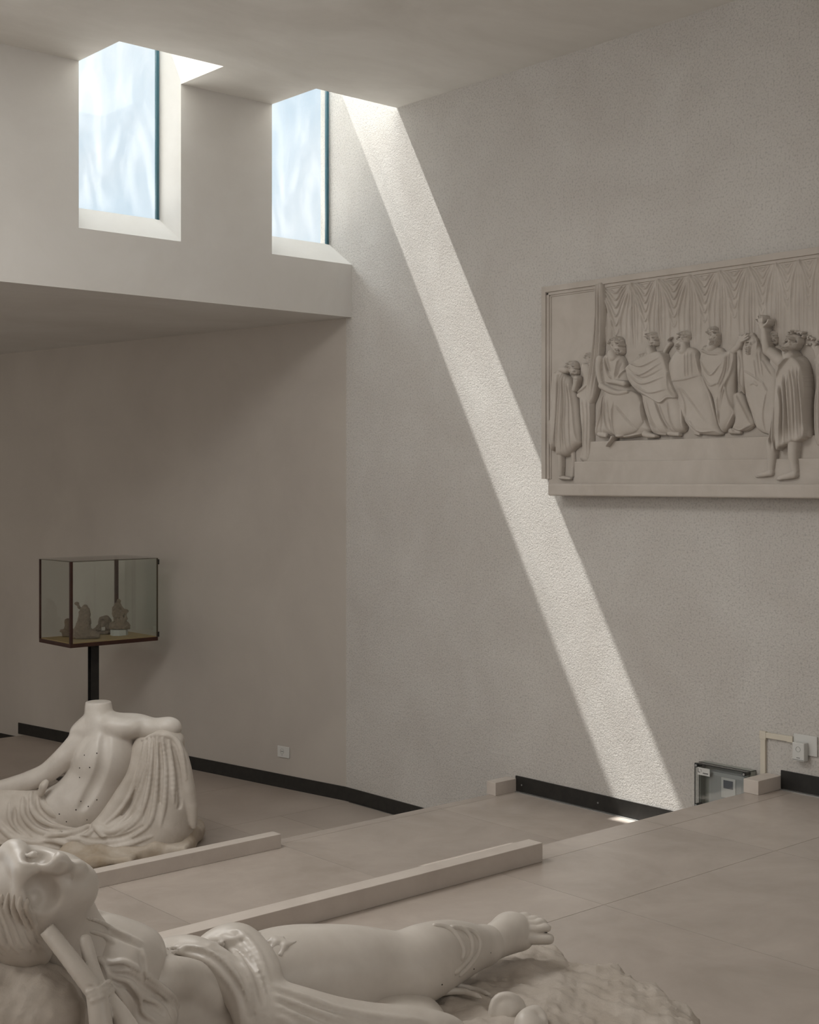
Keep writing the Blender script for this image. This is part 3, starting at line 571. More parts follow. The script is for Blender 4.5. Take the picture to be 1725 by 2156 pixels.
# ------------------------------------------------------------------ relief panel on the right-hand wall
def onW(px, py, x=-.05):
    r = FW+RT*(px-CX)/FPX+UP*(CY-py)/FPX; p = CAM+r*(x-CAM[0])/r[0]; return -p[1], p[2]
za = lambda x, y: (1140+x/5.39, 660+y/5.39)
zb = lambda x, y: (1425+x/4.313, 560+y/4.313)
zc = lambda x, y: (1100+x/2.76, 500+y/2.76)
class Field:      # a carved surface: height of plaster over the panel, u along the wall, z up
    def __init__(s, u0, u1, z0, z1, step, conv=None, x=-.06):
        s.u = np.arange(u0, u1, step); s.z = np.arange(z0, z1, step); s.step = step; s.H = np.zeros((len(s.u), len(s.z))); s.c = conv; s.x = x; s.gain = 1.35; s.dome = .5
    def m(s, pts): return np.array([onW(*(s.c(*p) if s.c else p), s.x) for p in pts])
    def win(s, lo, hi, m):
        a = max(0, int((lo[0]-m-s.u[0])/s.step)); b = min(len(s.u), int((hi[0]+m-s.u[0])/s.step)+2); c = max(0, int((lo[1]-m-s.z[0])/s.step)); d = min(len(s.z), int((hi[1]+m-s.z[0])/s.step)+2)
        if b <= a or d <= c: return None
        return (slice(a, b), slice(c, d)), s.u[a:b, None], s.z[None, c:d]
    @staticmethod
    def seg(U, Z, a, b):
        ba = b-a; L = max(ba@ba, 1e-12); t = np.clip(((U-a[0])*ba[0]+(Z-a[1])*ba[1])/L, 0, 1); return np.hypot(U-a[0]-t*ba[0], Z-a[1]-t*ba[1]), t
    def poly(s, pts, amp, R, base=.004, smooth=True):
        p = s.m(pts)
        if smooth: p = spline(np.vstack([p, p[:1]]), np.zeros(len(p)+1), 4)[0][:-1]
        w = s.win(p.min(0), p.max(0), 0)
        if w is None: return
        sl, U, Z = w; ins = np.zeros((U.shape[0], Z.shape[1]), bool); D = np.full(ins.shape, 9.)
        for i in range(len(p)):
            a, b = p[i], p[(i+1) % len(p)]; D = np.minimum(D, s.seg(U, Z, a, b)[0])
            if a[1] != b[1]: ins ^= ((a[1] > Z) != (b[1] > Z)) & (U < (b[0]-a[0])*(Z-a[1])/(b[1]-a[1])+a[0])
        t = np.clip(D/R, 0, 1); h = base+amp*np.sqrt(1-(1-t)**2)
        s.H[sl] = np.where(ins, np.maximum(s.H[sl], h), s.H[sl])
    def cap(s, pts, r, base=0, asp=1., n=4):
        p = s.m(pts); k = .0024; r = np.array(r, float)*(1/{za: 5.39, zb: 4.313, zc: 2.76}.get(s.c, 1))*k
        p, r = spline(p, r, n)
        for i in range(len(p)-1):
            R = max(r[i], r[i+1]); w = s.win(np.minimum(p[i], p[i+1]), np.maximum(p[i], p[i+1]), R)
            if w is None: continue
            sl, U, Z = w; d, t = s.seg(U, Z, p[i], p[i+1]); rr = r[i]+(r[i+1]-r[i])*t
            s.H[sl] = np.where(d < rr, np.maximum(s.H[sl], base+asp*np.sqrt(np.maximum(rr**2-d**2, 0))), s.H[sl])
    def ell(s, x, y, rx, ry, amp, base=0, ang=0):
        c = s.m([(x, y)])[0]; e = s.m([(x+rx, y)])[0]; f = s.m([(x, y+ry)])[0]; a = np.hypot(*(e-c)); b = np.hypot(*(f-c)); w = s.win(c-max(a, b), c+max(a, b), 0)
        if w is None: return
        sl, U, Z = w; ca, sa = math.cos(math.radians(ang)), math.sin(math.radians(ang)); x_, z_ = U-c[0], Z-c[1]
        q = ((x_*ca+z_*sa)/a)**2+((-x_*sa+z_*ca)/b)**2
        s.H[sl] = np.where(q < 1, np.maximum(s.H[sl], base+amp*np.maximum(1-q, 0)**s.dome), s.H[sl])
    def line(s, pts, w_, a, n=5, fade=True, mask=True):
        p, _ = spline(s.m(pts), np.zeros(len(pts)), n); w = s.win(p.min(0), p.max(0), 3*w_)
        if w is None: return
        sl, U, Z = w; D = np.full((U.shape[0], Z.shape[1]), 9.); T = np.zeros(D.shape)
        for i in range(len(p)-1):
            d, t = s.seg(U, Z, p[i], p[i+1]); k = d < D; D = np.where(k, d, D); T = np.where(k, (i+t)/(len(p)-1), T)
        f = np.clip(np.minimum(T*6+.3, (1-T)*4+.15), 0, 1) if fade else 1
        g = a*s.gain*np.exp(-(D/w_)**2)*f; h = s.H[sl]; s.H[sl] = np.where(h > 0, np.maximum(h+g, .0012), h) if mask else h+g
    def face(s, x, y, r, d=1, base=.02, up=0, beard=0, hair=1, amp=.9, tone=1):   # x,y centre; r head radius in the zoom's pixels; d=+1 looks right
        s.dome = .72; amp *= .85; k = {za: 5.39, zb: 4.313, zc: 2.76}[s.c]; r = r*.95; m = r/k*.0024; ru = r*1.0
        base = max(.004, base-.022); s.ell(x, y, ru*.72, r*1.06, m*amp, base, up); s.ell(x-d*r*.16, y-r*.28, ru*.74, r*.80, m*amp*1.05, base)
        s.ell(x+d*r*.18, y+r*.38, ru*.52, r*.70, m*amp*.9, base); s.ell(x+d*r*.70, y+r*.10, r*.14, r*.20, m*.5, base+m*.1); s.ell(x+d*r*.62, y+r*.5, r*.14, r*.13, m*.45, base+m*.1)
        L = lambda pts, w, a: s.line([(x+d*px*.84*r, y+py*r) for px, py in pts], w*m*1.1, a*m, 3, False)
        L([(.62, -.22), (.86, .12), (.70, .20)], .10, .35); L([(.30, -.30), (.62, -.28), (.80, -.22)], .08, .28); L([(.38, -.12), (.62, -.10)], .09, -.38)
        L([(.45, .36), (.72, .36)], .06, -.35); L([(.50, .50), (.70, .50)], .09, .22); L([(.35, -.02), (.5, .15)], .12, .12)
        L([(-.12, -.12), (-.05, .06), (-.14, .16)], .07, .3); L([(-.02, -.05), (0, .08)], .05, -.2)
        rs = random.Random(int(x*7+y))
        if hair:
            for i in range(26):
                a = rs.uniform(-.2, 3.6); rr = rs.uniform(.45, .98); px, py = math.cos(a)*rr, -abs(math.sin(a))*rr-.05
                if px > .45 and py > -.45: continue
                L([(px-.13, py+.02), (px+rs.uniform(-.05, .05), py-.10), (px+.12, py+rs.uniform(0, .08))], .06, rs.choice([.32, .3, -.25]))
        if beard:
            q = s.m([(x+d*r*.38, y+r*1.0)])[0]; iu = min(max(int((q[0]-s.u[0])/s.step), 0), len(s.u)-1); iz = min(max(int((q[1]-s.z[0])/s.step), 0), len(s.z)-1)
            bb = max(base, s.H[iu, iz]-m*.15)
            s.ell(x+d*r*.38, y+r*(.8+.2*beard), ru*.46, r*.62*beard, m*.7, bb)
            s.ell(x+d*r*.30, y+r*.62, ru*.55, r*.5, m*.8, (base+bb)/2)
            for i in range(14):
                px = rs.uniform(.05, .75); py = rs.uniform(.5, .8+.45*beard); L([(px, py), (px+rs.uniform(-.1, .1), py+.18), (px+rs.uniform(-.05, .05), py+.32)], .055, rs.choice([.25, -.28]))
    def mesh(s, name, parent, back=.03, m=None, full=False):
        H = s.H; ok = (H[:-1, :-1] > 0) | (H[1:, :-1] > 0) | (H[:-1, 1:] > 0) | (H[1:, 1:] > 0)
        if full: ok[:] = True
        U, Z = np.meshgrid(s.u, s.z, indexing='ij'); V = np.stack([-(back+H), -U, Z], -1).reshape(-1, 3); nz = len(s.z)
        i, j = np.nonzero(ok); q = np.stack([i*nz+j, (i+1)*nz+j, (i+1)*nz+j+1, i*nz+j+1], 1)
        used, inv = np.unique(q, return_inverse=True); q = inv.reshape(q.shape)
        if m is None: m = M['relief']
        return grid_mesh(name, V[used], q, m, parent)
def relief():
    T = empty('relief_panel', (-.001, -2.0, 1.5), 'grey plaster relief panel of robed figures under a swagged curtain, hung on the right wall', 'relief')
    UL, UR, ZB, ZT_ = 1.967, 4.55, 1.513, 2.78
    # frame, ground and ledges
    bm = bmesh.new(); 
    box(bm, (-.055, -UR, ZT_-.036), (0, -UL, ZT_), .004); box(bm, (-.055, -UL-.034, ZB+.1), (0, -UL, ZT_-.03), .004); box(bm, (-.055, -UR, ZB+.1), (0, -UR+.034, ZT_-.03), .004)
    for (o, t, d) in ((.034, .018, .044), (.050, .012, .036)):
        box(bm, (-d, -UR+o, ZT_-.036-(o-.034)-t), (0, -UL-o+.01, ZT_-.030-(o-.034)), .004); box(bm, (-d, -UL-o-t, ZB+.1), (0, -UL-o+.004, ZT_-.036), .004)
    o = obj('frame', bm, M['relief'], None); o.data.transform(Matrix.Translation((.001, 2.0, -1.5))); o.parent = T
    zl = onW(1180, 1018, -.13)[1]; z1 = onW(1212, 972, -.082)[1]; z2 = onW(1232, 930, -.062)[1]; UD = onW(1153, 1030, -.13)[0]
    u1 = onW(1209, 990, -.082)[0]; u2 = onW(1229, 940, -.062)[0]
    for nm, a, b, n in (('ledge', (-.13, -UR, ZB), (0, -UD, zl), 0), ('lower_step', (-.082, -UR, zl-.01), (-.0, -u1, z1), 0), ('upper_step', (-.062, -UR, z1-.01), (0, -u2, z2), 0)):
        bm = bmesh.new(); box(bm, a, b, .006 if nm != 'ledge' else .012, 3)
        o = obj(nm, bm, M['relief'], None); o.data.transform(Matrix.Translation((.001, 2.0, -1.5))); o.parent = T
    # curtain hung in swags behind the figures
    B = Field(UL+.04, UR-.02, zl-.02, ZT_-.05, .003, zc, -.03)
    G = [455, 640, 795, 975, 1150, 1320, 1475, 1610, 1730, 1840, 1950]
    top = lambda x: 268-(x-455)*.149
    for i, x in enumerate(G):
        a = .016*max(.5, 1-i*.08)
        for dx, k in ((0, 1), (9, .7), (-8, .5)): B.line([(x+dx, top(x)), (x+dx+4, top(x)+150), (x+dx*1.3, 430+i*4), (x+dx*1.6+4, 640)], .0042, a*k, 4, True, False)
        if i+1 < len(G):
            x1 = G[i+1]; w = x1-x
            for s_, k in ((55, .8), (95, .9), (140, 1), (190, .8), (245, .7), (300, .5)):
                B.line([(x+3, top(x)+6+s_*.02), (x+w*.30, top(x)+s_*.62), (x+w*.5, top(x)+s_), (x+w*.72, top(x1)+s_*.62), (x1-3, top(x1)+6)], .0045, a*.8*k, 4, True, False)
            for f in (.18, .34, .66, .82): B.line([(x+w*.03 if f < .5 else x1-w*.03, top(x)+10), (x+w*f, top(x)+190), (x+w*f, 620)], .005, a*.5, 4, True, False)
    B.mesh('curtain', T, .03, full=True)
    C_ = Field(*(lambda a, b: (a[0]-.02, b[0]+.04, b[1]-.02, a[1]+.02))(onW(1225, 590, -.05), onW(1285, 875, -.05)), .003, za, -.05)
    C_.poly([(625, -330), (628, 0), (600, 250), (560, 620), (515, 900), (540, 985), (572, 1040), (640, 900), (672, 700), (705, 400), (720, 0), (712, -330)], .035, .016, .004)
    for pts, a in (([(640, -320), (640, 100), (600, 500), (535, 900)], .008), ([(668, -320), (665, 100), (640, 500), (580, 980)], .009), ([(695, -320), (698, 200), (670, 600), (610, 940)], .007)): C_.line(pts, .004, a)
    for pts in ([(654, -320), (652, 100), (620, 500), (560, 900)], [(682, -320), (682, 150), (655, 560), (600, 900)]): C_.line(pts, .003, -.008)
    C_.mesh('curtain_end', T, .034)
    def F(px0, px1, py0, py1, conv, x=-.06, step=.0026):
        a, b = onW(px0, py0, x), onW(px1, py1, x); return Field(a[0], b[0], b[1], a[1], step, conv, x)
    # mourner at the far left
    f = F(1150, 1240, 745, 1020, za)
    f.cap([(325, 1540), (335, 1700), (325, 1840)], [36, 30, 24], .0, .9)
    f.cap([(208, 1590), (212, 1700), (208, 1830)], [48, 42, 34], .012, 1.2); f.cap([(200, 1862), (260, 1868), (312, 1876)], [26, 24, 16], .012, 1.1)
    f.poly([(215, 618), (150, 680), (122, 800), (112, 960), (98, 1200), (92, 1490), (118, 1560), (160, 1520), (170, 1600), (205, 1625), (300, 1610), (380, 1530), (445, 1480), (448, 1400), (425, 1150), (405, 950), (352, 790), (330, 745), (285, 700), (245, 640)], .046, .045, .006)
    for pts in ([(250, 660), (238, 900), (215, 1200), (190, 1600)], [(285, 730), (305, 1000), (292, 1300), (318, 1590)], [(330, 800), (372, 1000), (400, 1300), (425, 1450)], [(210, 700), (205, 1000), (190, 1300), (160, 1540)], [(262, 700), (262, 1000), (250, 1300), (255, 1600)], [(120, 1200), (112, 1480)]): f.line(pts, .0045, .009)
    for pts in ([(268, 720), (282, 1000), (270, 1300), (285, 1590)], [(228, 700), (220, 1000), (200, 1300), (178, 1580)], [(312, 800), (340, 1000), (345, 1300), (360, 1530)]): f.line(pts, .0035, -.009)
    f.cap([(168, 700), (152, 830), (146, 960), (158, 1100), (160, 1180), (152, 1235)], [40, 34, 32, 28, 20, 14], .035, 1)
    f.cap([(385, 860), (400, 800), (408, 740)], [34, 34, 44], .035, .9); f.line([(390, 720), (430, 730)], .003, -.006); f.line([(385, 745), (432, 755)], .003, -.006)
    f.cap([(230, 640), (290, 640)], [40, 48], .03); f.face(348, 612, 74, 1, .04, -20, .6, 1)
    f.mesh('mourning_figure', T, .034)
    # his companion, half behind the curtain
    f = F(1205, 1262, 725, 990, za)
    f.poly([(455, 560), (438, 640), (470, 720), (468, 800), (402, 880), (420, 960), (430, 1150), (450, 1350), (455, 1500), (430, 1660), (560, 1640), (574, 1000), (560, 620)], .03, .03)
    for pts in ([(470, 980), (490, 1200), (480, 1600)], [(520, 990), (530, 1200), (520, 1620)], [(555, 1000), (560, 1300), (548, 1600)], [(410, 900), (480, 860), (540, 800)]): f.line(pts, .0045, .008)
    f.cap([(420, 930), (480, 950), (545, 940)], [30, 30, 34], .02); f.face(520, 505, 62, 1, .018, 0, .9, 1)
    f.mesh('bearded_companion', T, .034)
    # first seated judge
    f = F(1240, 1400, 690, 950, za, -.06)
    f.cap([(670, 1370), (740, 1385)], [34, 30], .03); f.cap([(1190, 1370), (1240, 1385), (1300, 1392)], [40, 32, 22], .035, 1)
    f.poly([(735, 450), (900, 478), (960, 600), (1000, 700), (1050, 850), (1130, 920), (1172, 1000), (1210, 1200), (1262, 1315), (1180, 1375), (1000, 1412), (880, 1415), (860, 1380), (800, 1395), (740, 1370), (618, 1390), (640, 1200), (680, 1000), (715, 880), (690, 640), (700, 500)], .044, .05, .006)
    f.poly([(760, 880), (900, 850), (1090, 900), (1160, 1000), (1195, 1200), (1120, 1330), (980, 1380), (880, 1400), (800, 1200), (750, 1000)], .026, .07, .044)
    for pts in ([(868, 1405), (858, 1200), (872, 1000)], [(720, 900), (700, 1150), (640, 1370)], [(745, 900), (745, 1120), (775, 1300), (850, 1390)], [(690, 1000), (670, 1200), (625, 1380)], [(735, 500), (785, 680), (835, 740)], [(900, 520), (862, 740)], [(965, 640), (905, 740)],
                [(1160, 1010), (1190, 1200), (1240, 1310)], [(880, 1395), (1000, 1395), (1150, 1365)], [(770, 500), (815, 660)]): f.line(pts, .005, .011)
    for pts in ([(735, 930), (722, 1150), (700, 1360)], [(800, 1000), (805, 1200), (845, 1370)], [(900, 1060), (1000, 1180), (1130, 1330)], [(755, 500), (800, 680)], [(925, 560), (885, 730)]): f.line(pts, .006, -.008)
    f.cap([(845, 1400), (825, 1440), (785, 1490), (780, 1512)], [16, 13, 11, 6], .06, 1)
    f.cap([(690, 520), (678, 640), (700, 760), (730, 830)], [50, 46, 42, 42], .045, 1); f.cap([(730, 825), (830, 880), (930, 905), (1020, 890)], [42, 40, 34, 26], .062, 1)
    f.cap([(1000, 800), (900, 780), (800, 775)], [38, 30, 20], .07, .9); f.cap([(810, 460), (830, 500)], [55, 60], .035)
    f.face(852, 352, 92, 1, .045, 0, .7, 1)
    f.mesh('seated_judge', T, .034)
    # second, wrapped in a cloak
    f = F(1310, 1450, 685, 950, za, -.05)
    f.cap([(1340, 1350), (1420, 1365)], [30, 22], .02); f.cap([(1470, 1360), (1570, 1375)], [32, 22], .025)
    f.poly([(1120, 460), (1200, 440), (1300, 430), (1400, 430), (1445, 520), (1500, 680), (1530, 800), (1590, 960), (1620, 1100), (1645, 1300), (1600, 1355), (1500, 1378), (1380, 1380), (1290, 1370), (1240, 1300), (1200, 1150), (1150, 950), (1060, 800), (992, 590), (1050, 540)], .045, .05)
    f.poly([(1000, 620), (1100, 540), (1300, 450), (1420, 470), (1520, 800), (1585, 955), (1480, 960), (1400, 1020), (1290, 960), (1150, 900), (1060, 780)], .014, .02, .05)
    for pts in ([(1000, 640), (1100, 820), (1280, 950), (1400, 1012), (1480, 960), (1580, 960)], [(1060, 560), (1200, 600), (1400, 500)], [(1030, 600), (1180, 700), (1420, 560)], [(1040, 680), (1200, 800), (1450, 720)], [(1100, 800), (1280, 900), (1480, 860)], [(1480, 640), (1500, 850), (1570, 950)],
                [(1320, 980), (1390, 1180), (1480, 1350)], [(1380, 1030), (1440, 1200), (1530, 1340)], [(1180, 960), (1240, 1150), (1330, 1330)], [(1600, 1000), (1630, 1300)], [(1120, 460), (1180, 520)], [(1160, 440), (1200, 510)], [(1470, 1000), (1500, 1200), (1560, 1330)]): f.line(pts, .0045, .008)
    for pts in ([(1350, 1020), (1415, 1200), (1505, 1340)], [(1230, 1000), (1290, 1200), (1370, 1350)], [(1050, 620), (1200, 740), (1430, 640)]): f.line(pts, .005, -.007)
    f.cap([(1400, 440), (1432, 380), (1458, 345)], [24, 24, 26], .015); f.cap([(1452, 340), (1440, 305), (1468, 272)], [12, 9, 7], .022)
    f.cap([(1235, 400), (1250, 450)], [48, 52], .02); f.face(1258, 288, 80, 1, .03, 0, .35, 1)
    f.mesh('cloaked_judge', T, .034)
    # third, long beard
    f = F(1395, 1535, 685, 945, zb, -.04)
    f.cap([(180, 1520), (215, 1528)], [16, 12], .015)
    f.poly([(20, 760), (120, 740), (195, 780), (250, 950), (300, 1080), (350, 1250), (390, 1440), (430, 1528), (330, 1540), (180, 1510), (80, 1390), (20, 1260), (-50, 1150), (-80, 1010), (-60, 880), (-20, 800)], .035, .045)
    for pts in ([(105, 800), (108, 1020)], [(130, 790), (135, 1010)], [(160, 790), (175, 1000)], [(190, 800), (235, 980)], [(-10, 1045), (110, 1030), (250, 990)], [(260, 1010), (330, 1200), (385, 1440)], [(40, 1090), (105, 1240), (112, 1380)], [(140, 1390), (220, 1500), (380, 1500)], [(60, 1100), (130, 1180), (300, 1420)],
                [(90, 1390), (150, 1480), (200, 1520)], [(110, 1385), (180, 1470)], [(-60, 900), (-70, 1080), (0, 1240)]): f.line(pts, .0042, .007)
    f.cap([(-20, 1010), (20, 1035), (30, 1080)], [26, 20, 14], .025); f.cap([(75, 720), (80, 770)], [44, 50], .02); f.face(72, 658, 68, -1, .024, 0, 1.5, 1)
    f.mesh('long_bearded_judge', T, .034)
    # fourth, arm lifted
    f = F(1470, 1600, 675, 945, zb, -.04)
    f.cap([(500, 1500), (580, 1510)], [28, 20], .01)
    f.poly([(250, 725), (222, 860), (262, 1050), (340, 1200), (378, 1400), (425, 1510), (480, 1480), (540, 1380), (538, 1250), (545, 1000), (560, 760), (520, 740), (450, 780), (410, 745), (330, 730)], .034, .04)
    f.poly([(520, 1160), (600, 1150), (660, 1300), (720, 1430), (640, 1500), (520, 1480), (540, 1380)], .026, .03)
    f.poly([(560, 770), (600, 760), (628, 900), (630, 1130), (620, 1160), (570, 1060)], .024, .012)
    for pts in ([(545, 770), (525, 950), (440, 1200), (395, 1470)], [(480, 800), (455, 950), (400, 1090)], [(510, 780), (490, 1000), (420, 1160)], [(535, 880), (480, 1090), (505, 1240), (538, 1340), (470, 1480)], [(255, 760), (330, 800), (430, 800)], [(235, 850), (340, 990), (440, 880)], [(250, 760), (280, 790)], [(400, 1200), (410, 1400)],
                [(240, 950), (330, 1080), (420, 1060)], [(580, 790), (600, 900), (590, 1050), (622, 1130)], [(560, 1170), (620, 1290), (690, 1430)], [(500, 1460), (540, 1500)], [(530, 1470), (600, 1490), (700, 1440)]): f.line(pts, .0042, .008)
    for pts in ([(500, 800), (470, 980), (410, 1120)], [(450, 1120), (420, 1300), (412, 1450)]): f.line(pts, .004, -.007)
    f.cap([(540, 770), (580, 735), (600, 690), (612, 650)], [34, 30, 30, 28], .025); 
    for q in ([(600, 650), (594, 632)], [(620, 660), (650, 632), (662, 620)], [(625, 670), (660, 645), (682, 628)], [(625, 685), (660, 668), (685, 650)]): f.cap(q, [12]+[10]*(len(q)-2)+[7], .035)
    f.cap([(340, 690), (335, 740)], [44, 52], .02); f.face(342, 618, 68, 1, .024, 0, 1.1, 1)
    f.mesh('gesturing_judge', T, .034)
    # fifth, veiled elder, and the low head beyond
    f = F(1555, 1650, 690, 945, zb, -.04)
    f.poly([(600, 740), (596, 900), (628, 1150), (690, 1330), (740, 1480), (840, 1530), (900, 1520), (930, 1000), (830, 850), (770, 740), (700, 610), (640, 640)], .020, .035)
    for pts in ([(770, 780), (800, 1000)], [(745, 790), (770, 1000)], [(630, 950), (700, 990), (800, 1060)], [(640, 1160), (700, 1350), (745, 1475)], [(800, 1060), (840, 1140)], [(790, 860), (880, 1000)], [(720, 860), (740, 1020)], [(830, 1150), (800, 1350), (820, 1500)]): f.line(pts, .0042, .006)
    f.cap([(690, 1070), (720, 1060), (745, 1080)], [18, 20, 16], .02); f.face(690, 705, 62, -1, .012, 0, 1.3, 0); f.line([(660, 640), (720, 630), (745, 700), (740, 760)], .005, .007)
    f.mesh('veiled_elder', T, .034)
    f = F(1600, 1670, 685, 800, zb, -.03); f.poly([(860, 740), (960, 740), (1000, 1000), (870, 1000)], .012, .03); f.face(885, 645, 54, 1, .006, 0, .8, 1, .7); f.mesh('background_head', T, .034)
    # poet standing in the foreground, arm raised
    f = F(1580, 1725, 655, 1030, zb, -.08, .0028)
    f.cap([(872, 1600), (872, 1730), (862, 1860)], [56, 46, 34], .05, 1); f.cap([(868, 1880), (800, 1895), (735, 1908)], [32, 26, 14], .055, 1); f.cap([(1075, 1590), (1068, 1730), (1088, 1860)], [54, 46, 33], .055, 1); f.cap([(1085, 1895), (1010, 1915), (935, 1930)], [36, 30, 18], .06, 1)
    for k in range(4): f.line([(930+k*8, 1905+k*4), (940+k*8, 1935)], .002, -.004); f.line([(735+k*7, 1895+k*3), (742+k*7, 1915)], .002, -.004)
    f.poly([(945, 860), (930, 1060), (900, 1200), (868, 1400), (832, 1620), (880, 1635), (912, 1705), (938, 1640), (975, 1645), (1080, 1600), (1145, 1590), (1160, 1562), (1216, 1555), (1214, 1400), (1206, 1200), (1200, 1050), (1172, 900), (1110, 815), (1030, 830)], .075, .055, .008)
    f.poly([(1080, 820), (1020, 870), (955, 960), (935, 1080), (925, 1300), (935, 1650), (975, 1645), (1080, 1600), (1145, 1590), (1200, 1500), (1200, 1100), (1160, 900)], .020, .018, .075)
    for pts in ([(970, 1100), (992, 1300), (976, 1630)], [(1100, 930), (1130, 1150), (1148, 1580)], [(1050, 1000), (1072, 1300), (1085, 1590)], [(1160, 950), (1188, 1250), (1205, 1540)], [(1010, 1000), (1030, 1300), (1025, 1620)], [(885, 1350), (872, 1620)], [(915, 1250), (908, 1680)], [(1080, 825), (1000, 900), (940, 1040)], [(1060, 830), (980, 930)]): f.line(pts, .0055, .013)
    for pts in ([(990, 1100), (1012, 1300), (1002, 1620)], [(1075, 950), (1102, 1200), (1118, 1580)], [(1032, 1020), (1052, 1300), (1056, 1600)], [(1140, 930), (1162, 1200), (1178, 1560)], [(898, 1300), (890, 1650)]): f.line(pts, .0045, -.010)
    f.cap([(960, 870), (890, 810), (830, 770)], [62, 54, 46], .045, 1); f.cap([(828, 770), (812, 690), (800, 600), (792, 568)], [44, 38, 28, 26], .05, 1)
    f.cap([(788, 560), (782, 530)], [28, 30], .055, .8)
    for q in ([(765, 530), (745, 505), (738, 492)], [(775, 515), (762, 475), (757, 460)], [(785, 510), (780, 465), (776, 450)], [(798, 512), (800, 478), (795, 460)]): f.cap(q, [11, 9, 7], .065, 1)
    f.cap([(808, 545), (838, 520), (850, 488)], [14, 10, 8], .062, 1)
    f.cap([(1020, 790), (1040, 830)], [48, 62], .06, 1); f.face(1052, 700, 78, -1, .065, -28, .4, 1)
    rs = random.Random(5)
    for k in range(20):
        a = 3.5-k*.2; x, y = 1070+rs.uniform(-72, 70), 612+rs.uniform(-34, 26)+abs(rs.uniform(-20, 20)); f.ell(x, y, 11, 9, .009, .03, rs.uniform(0, 180))
    f.mesh('standing_poet', T, .034)
    # the hands that bring the wreath, at the edge of what shows
    f = F(1690, 1800, 690, 1020, zb, -.04)
    f.poly([(1250, 860), (1330, 760), (1450, 760), (1560, 900), (1580, 1300), (1560, 1640), (1290, 1640), (1260, 1300), (1290, 1050)], .04, .05)
    for k in range(8): f.line([(1300+k*34, 900), (1290+k*36, 1250), (1300+k*34, 1620)], .005, .009)
    f.cap([(1300, 850), (1275, 770), (1255, 735)], [26, 22, 22], .015); f.cap([(1330, 830), (1300, 760), (1290, 740)], [24, 20, 18], .015)
    for k in range(14): f.ell(1215+rs.uniform(-25, 75), 680+rs.uniform(-45, 40), 10, 9, .008, .012, 0)
    f.cap([(1400, 1640), (1400, 1880)], [50, 34], .02); f.face(1400, 690, 66, -1, .02, 0, 0, 1)
    f.mesh('wreath_bearer', T, .034)
relief()
# ------------------------------------------------------------------ glass display case on a steel post
M['case_wood'] = mat('dark_red_wood', (.055, .022, .014), .4, (.035, .014, .010), 12)
M['case_floor'] = mat('ochre_case_floor', (.40, .29, .14), .85, (.34, .25, .12), 14)
M['brass'] = mat('dull_metal_edge', (.10, .085, .06), .4, metal=.7)
M['clay'] = mat('dry_clay', (.24, .185, .135), .9, (.17, .13, .095), 30, (('n', 90, .3, .002),))
M['case_glass'] = glass('green_tinted_glass', (.965, .985, .972), ior=1.6)
M['clear_glass'] = glass('clear_glass', (.985, .993, .988), ior=1.5)
M['white_block'] = mat('pale_grey_block', (.50, .50, .47), .7)
X0, X1, Y0_, Y1_, Z0_, Z1_ = -1.26, -.50, 1.761, 2.282, .336, .99
T = empty('display_case', (-.93, 1.95, LO), 'glass display case with dark wood edges on a black steel post, holding clay models', 'display case')
def part(name, m, *boxes, bev=.001, parent=None):
    parent = parent or T
    bm = bmesh.new()
    for a, b in boxes: box(bm, a, b, bev)
    bmesh.ops.translate(bm, verts=bm.verts, vec=-Vector(T.location)); return obj(name, bm, m, parent)
part('base_tray', M['case_wood'], ((X0, Y0_, Z0_), (X1, Y1_, Z0_+.030)), bev=.003)
part('lining', M['case_floor'], ((X0+.012, Y0_+.012, Z0_+.029), (X1-.012, Y1_-.012, Z0_+.036)))
for nm, x, y, w, m in (('corner_post', X0, Y0_, .022, 'case_wood'), ('corner_post', X0, Y1_-.014, .014, 'case_wood'), ('corner_post', X1-.10, Y1_-.022, .028, 'case_wood'), ('corner_post', X1-.010, Y0_, .010, 'brass')):
    o = part(nm, M[m], ((x, y, Z0_+.03), (x+w, y+min(w, .02), Z1_)))
    if m == 'brass': o['label'] = 'thin metal corner post with hinges'
part('top_rail', M['brass'], ((X0, Y0_, Z1_-.004), (X1, Y0_+.005, Z1_)), ((X0, Y0_, Z1_-.004), (X0+.005, Y1_, Z1_)))
g = .004
part('glass_pane', M['case_glass'], ((X0+.02, Y0_+.004, Z0_+.036), (X1-.012, Y0_+.004+g, Z1_-.004)), bev=0)
part('glass_pane', M['clear_glass'], ((X0+.004, Y0_+.022, Z0_+.036), (X0+.004+g, Y1_-.016, Z1_-.004)), bev=0)
part('glass_pane', M['case_glass'], ((X0+.014, Y1_-.008, Z0_+.036), (X1-.004, Y1_-.008+g, Z1_-.004)), bev=0)
part('glass_pane', M['case_glass'], ((X1-.004-g, Y0_+.014, Z0_+.036), (X1-.004, Y1_-.012, Z1_-.004)), bev=0)
part('glass_lid', M['clear_glass'], ((X0+.004, Y0_+.004, Z1_), (X1-.002, Y1_-.002, Z1_+.005)), bev=0)
for z in (Z1_-.05, Z0_+.03): part('hinge', M['black'], ((X1-.004, Y0_-.004, z), (X1+.010, Y0_+.014, z+.04)), bev=.002)
PX, PY = -.955, 1.965
part('post', M['black'], ((PX-.035, PY-.030, LO+.02), (PX+.030, PY-.024, Z0_)), ((PX-.035, PY+.024, LO+.02), (PX+.030, PY+.030, Z0_)), ((PX-.006, PY-.026, LO+.02), (PX+.002, PY+.026, Z0_)), bev=.0005)
part('foot_plate', M['black'], ((PX-.30, PY-.035, LO), (PX+.22, PY+.035, LO+.022)), ((PX-.035, PY-.24, LO), (PX+.035, PY+.24, LO+.021)), bev=.002)
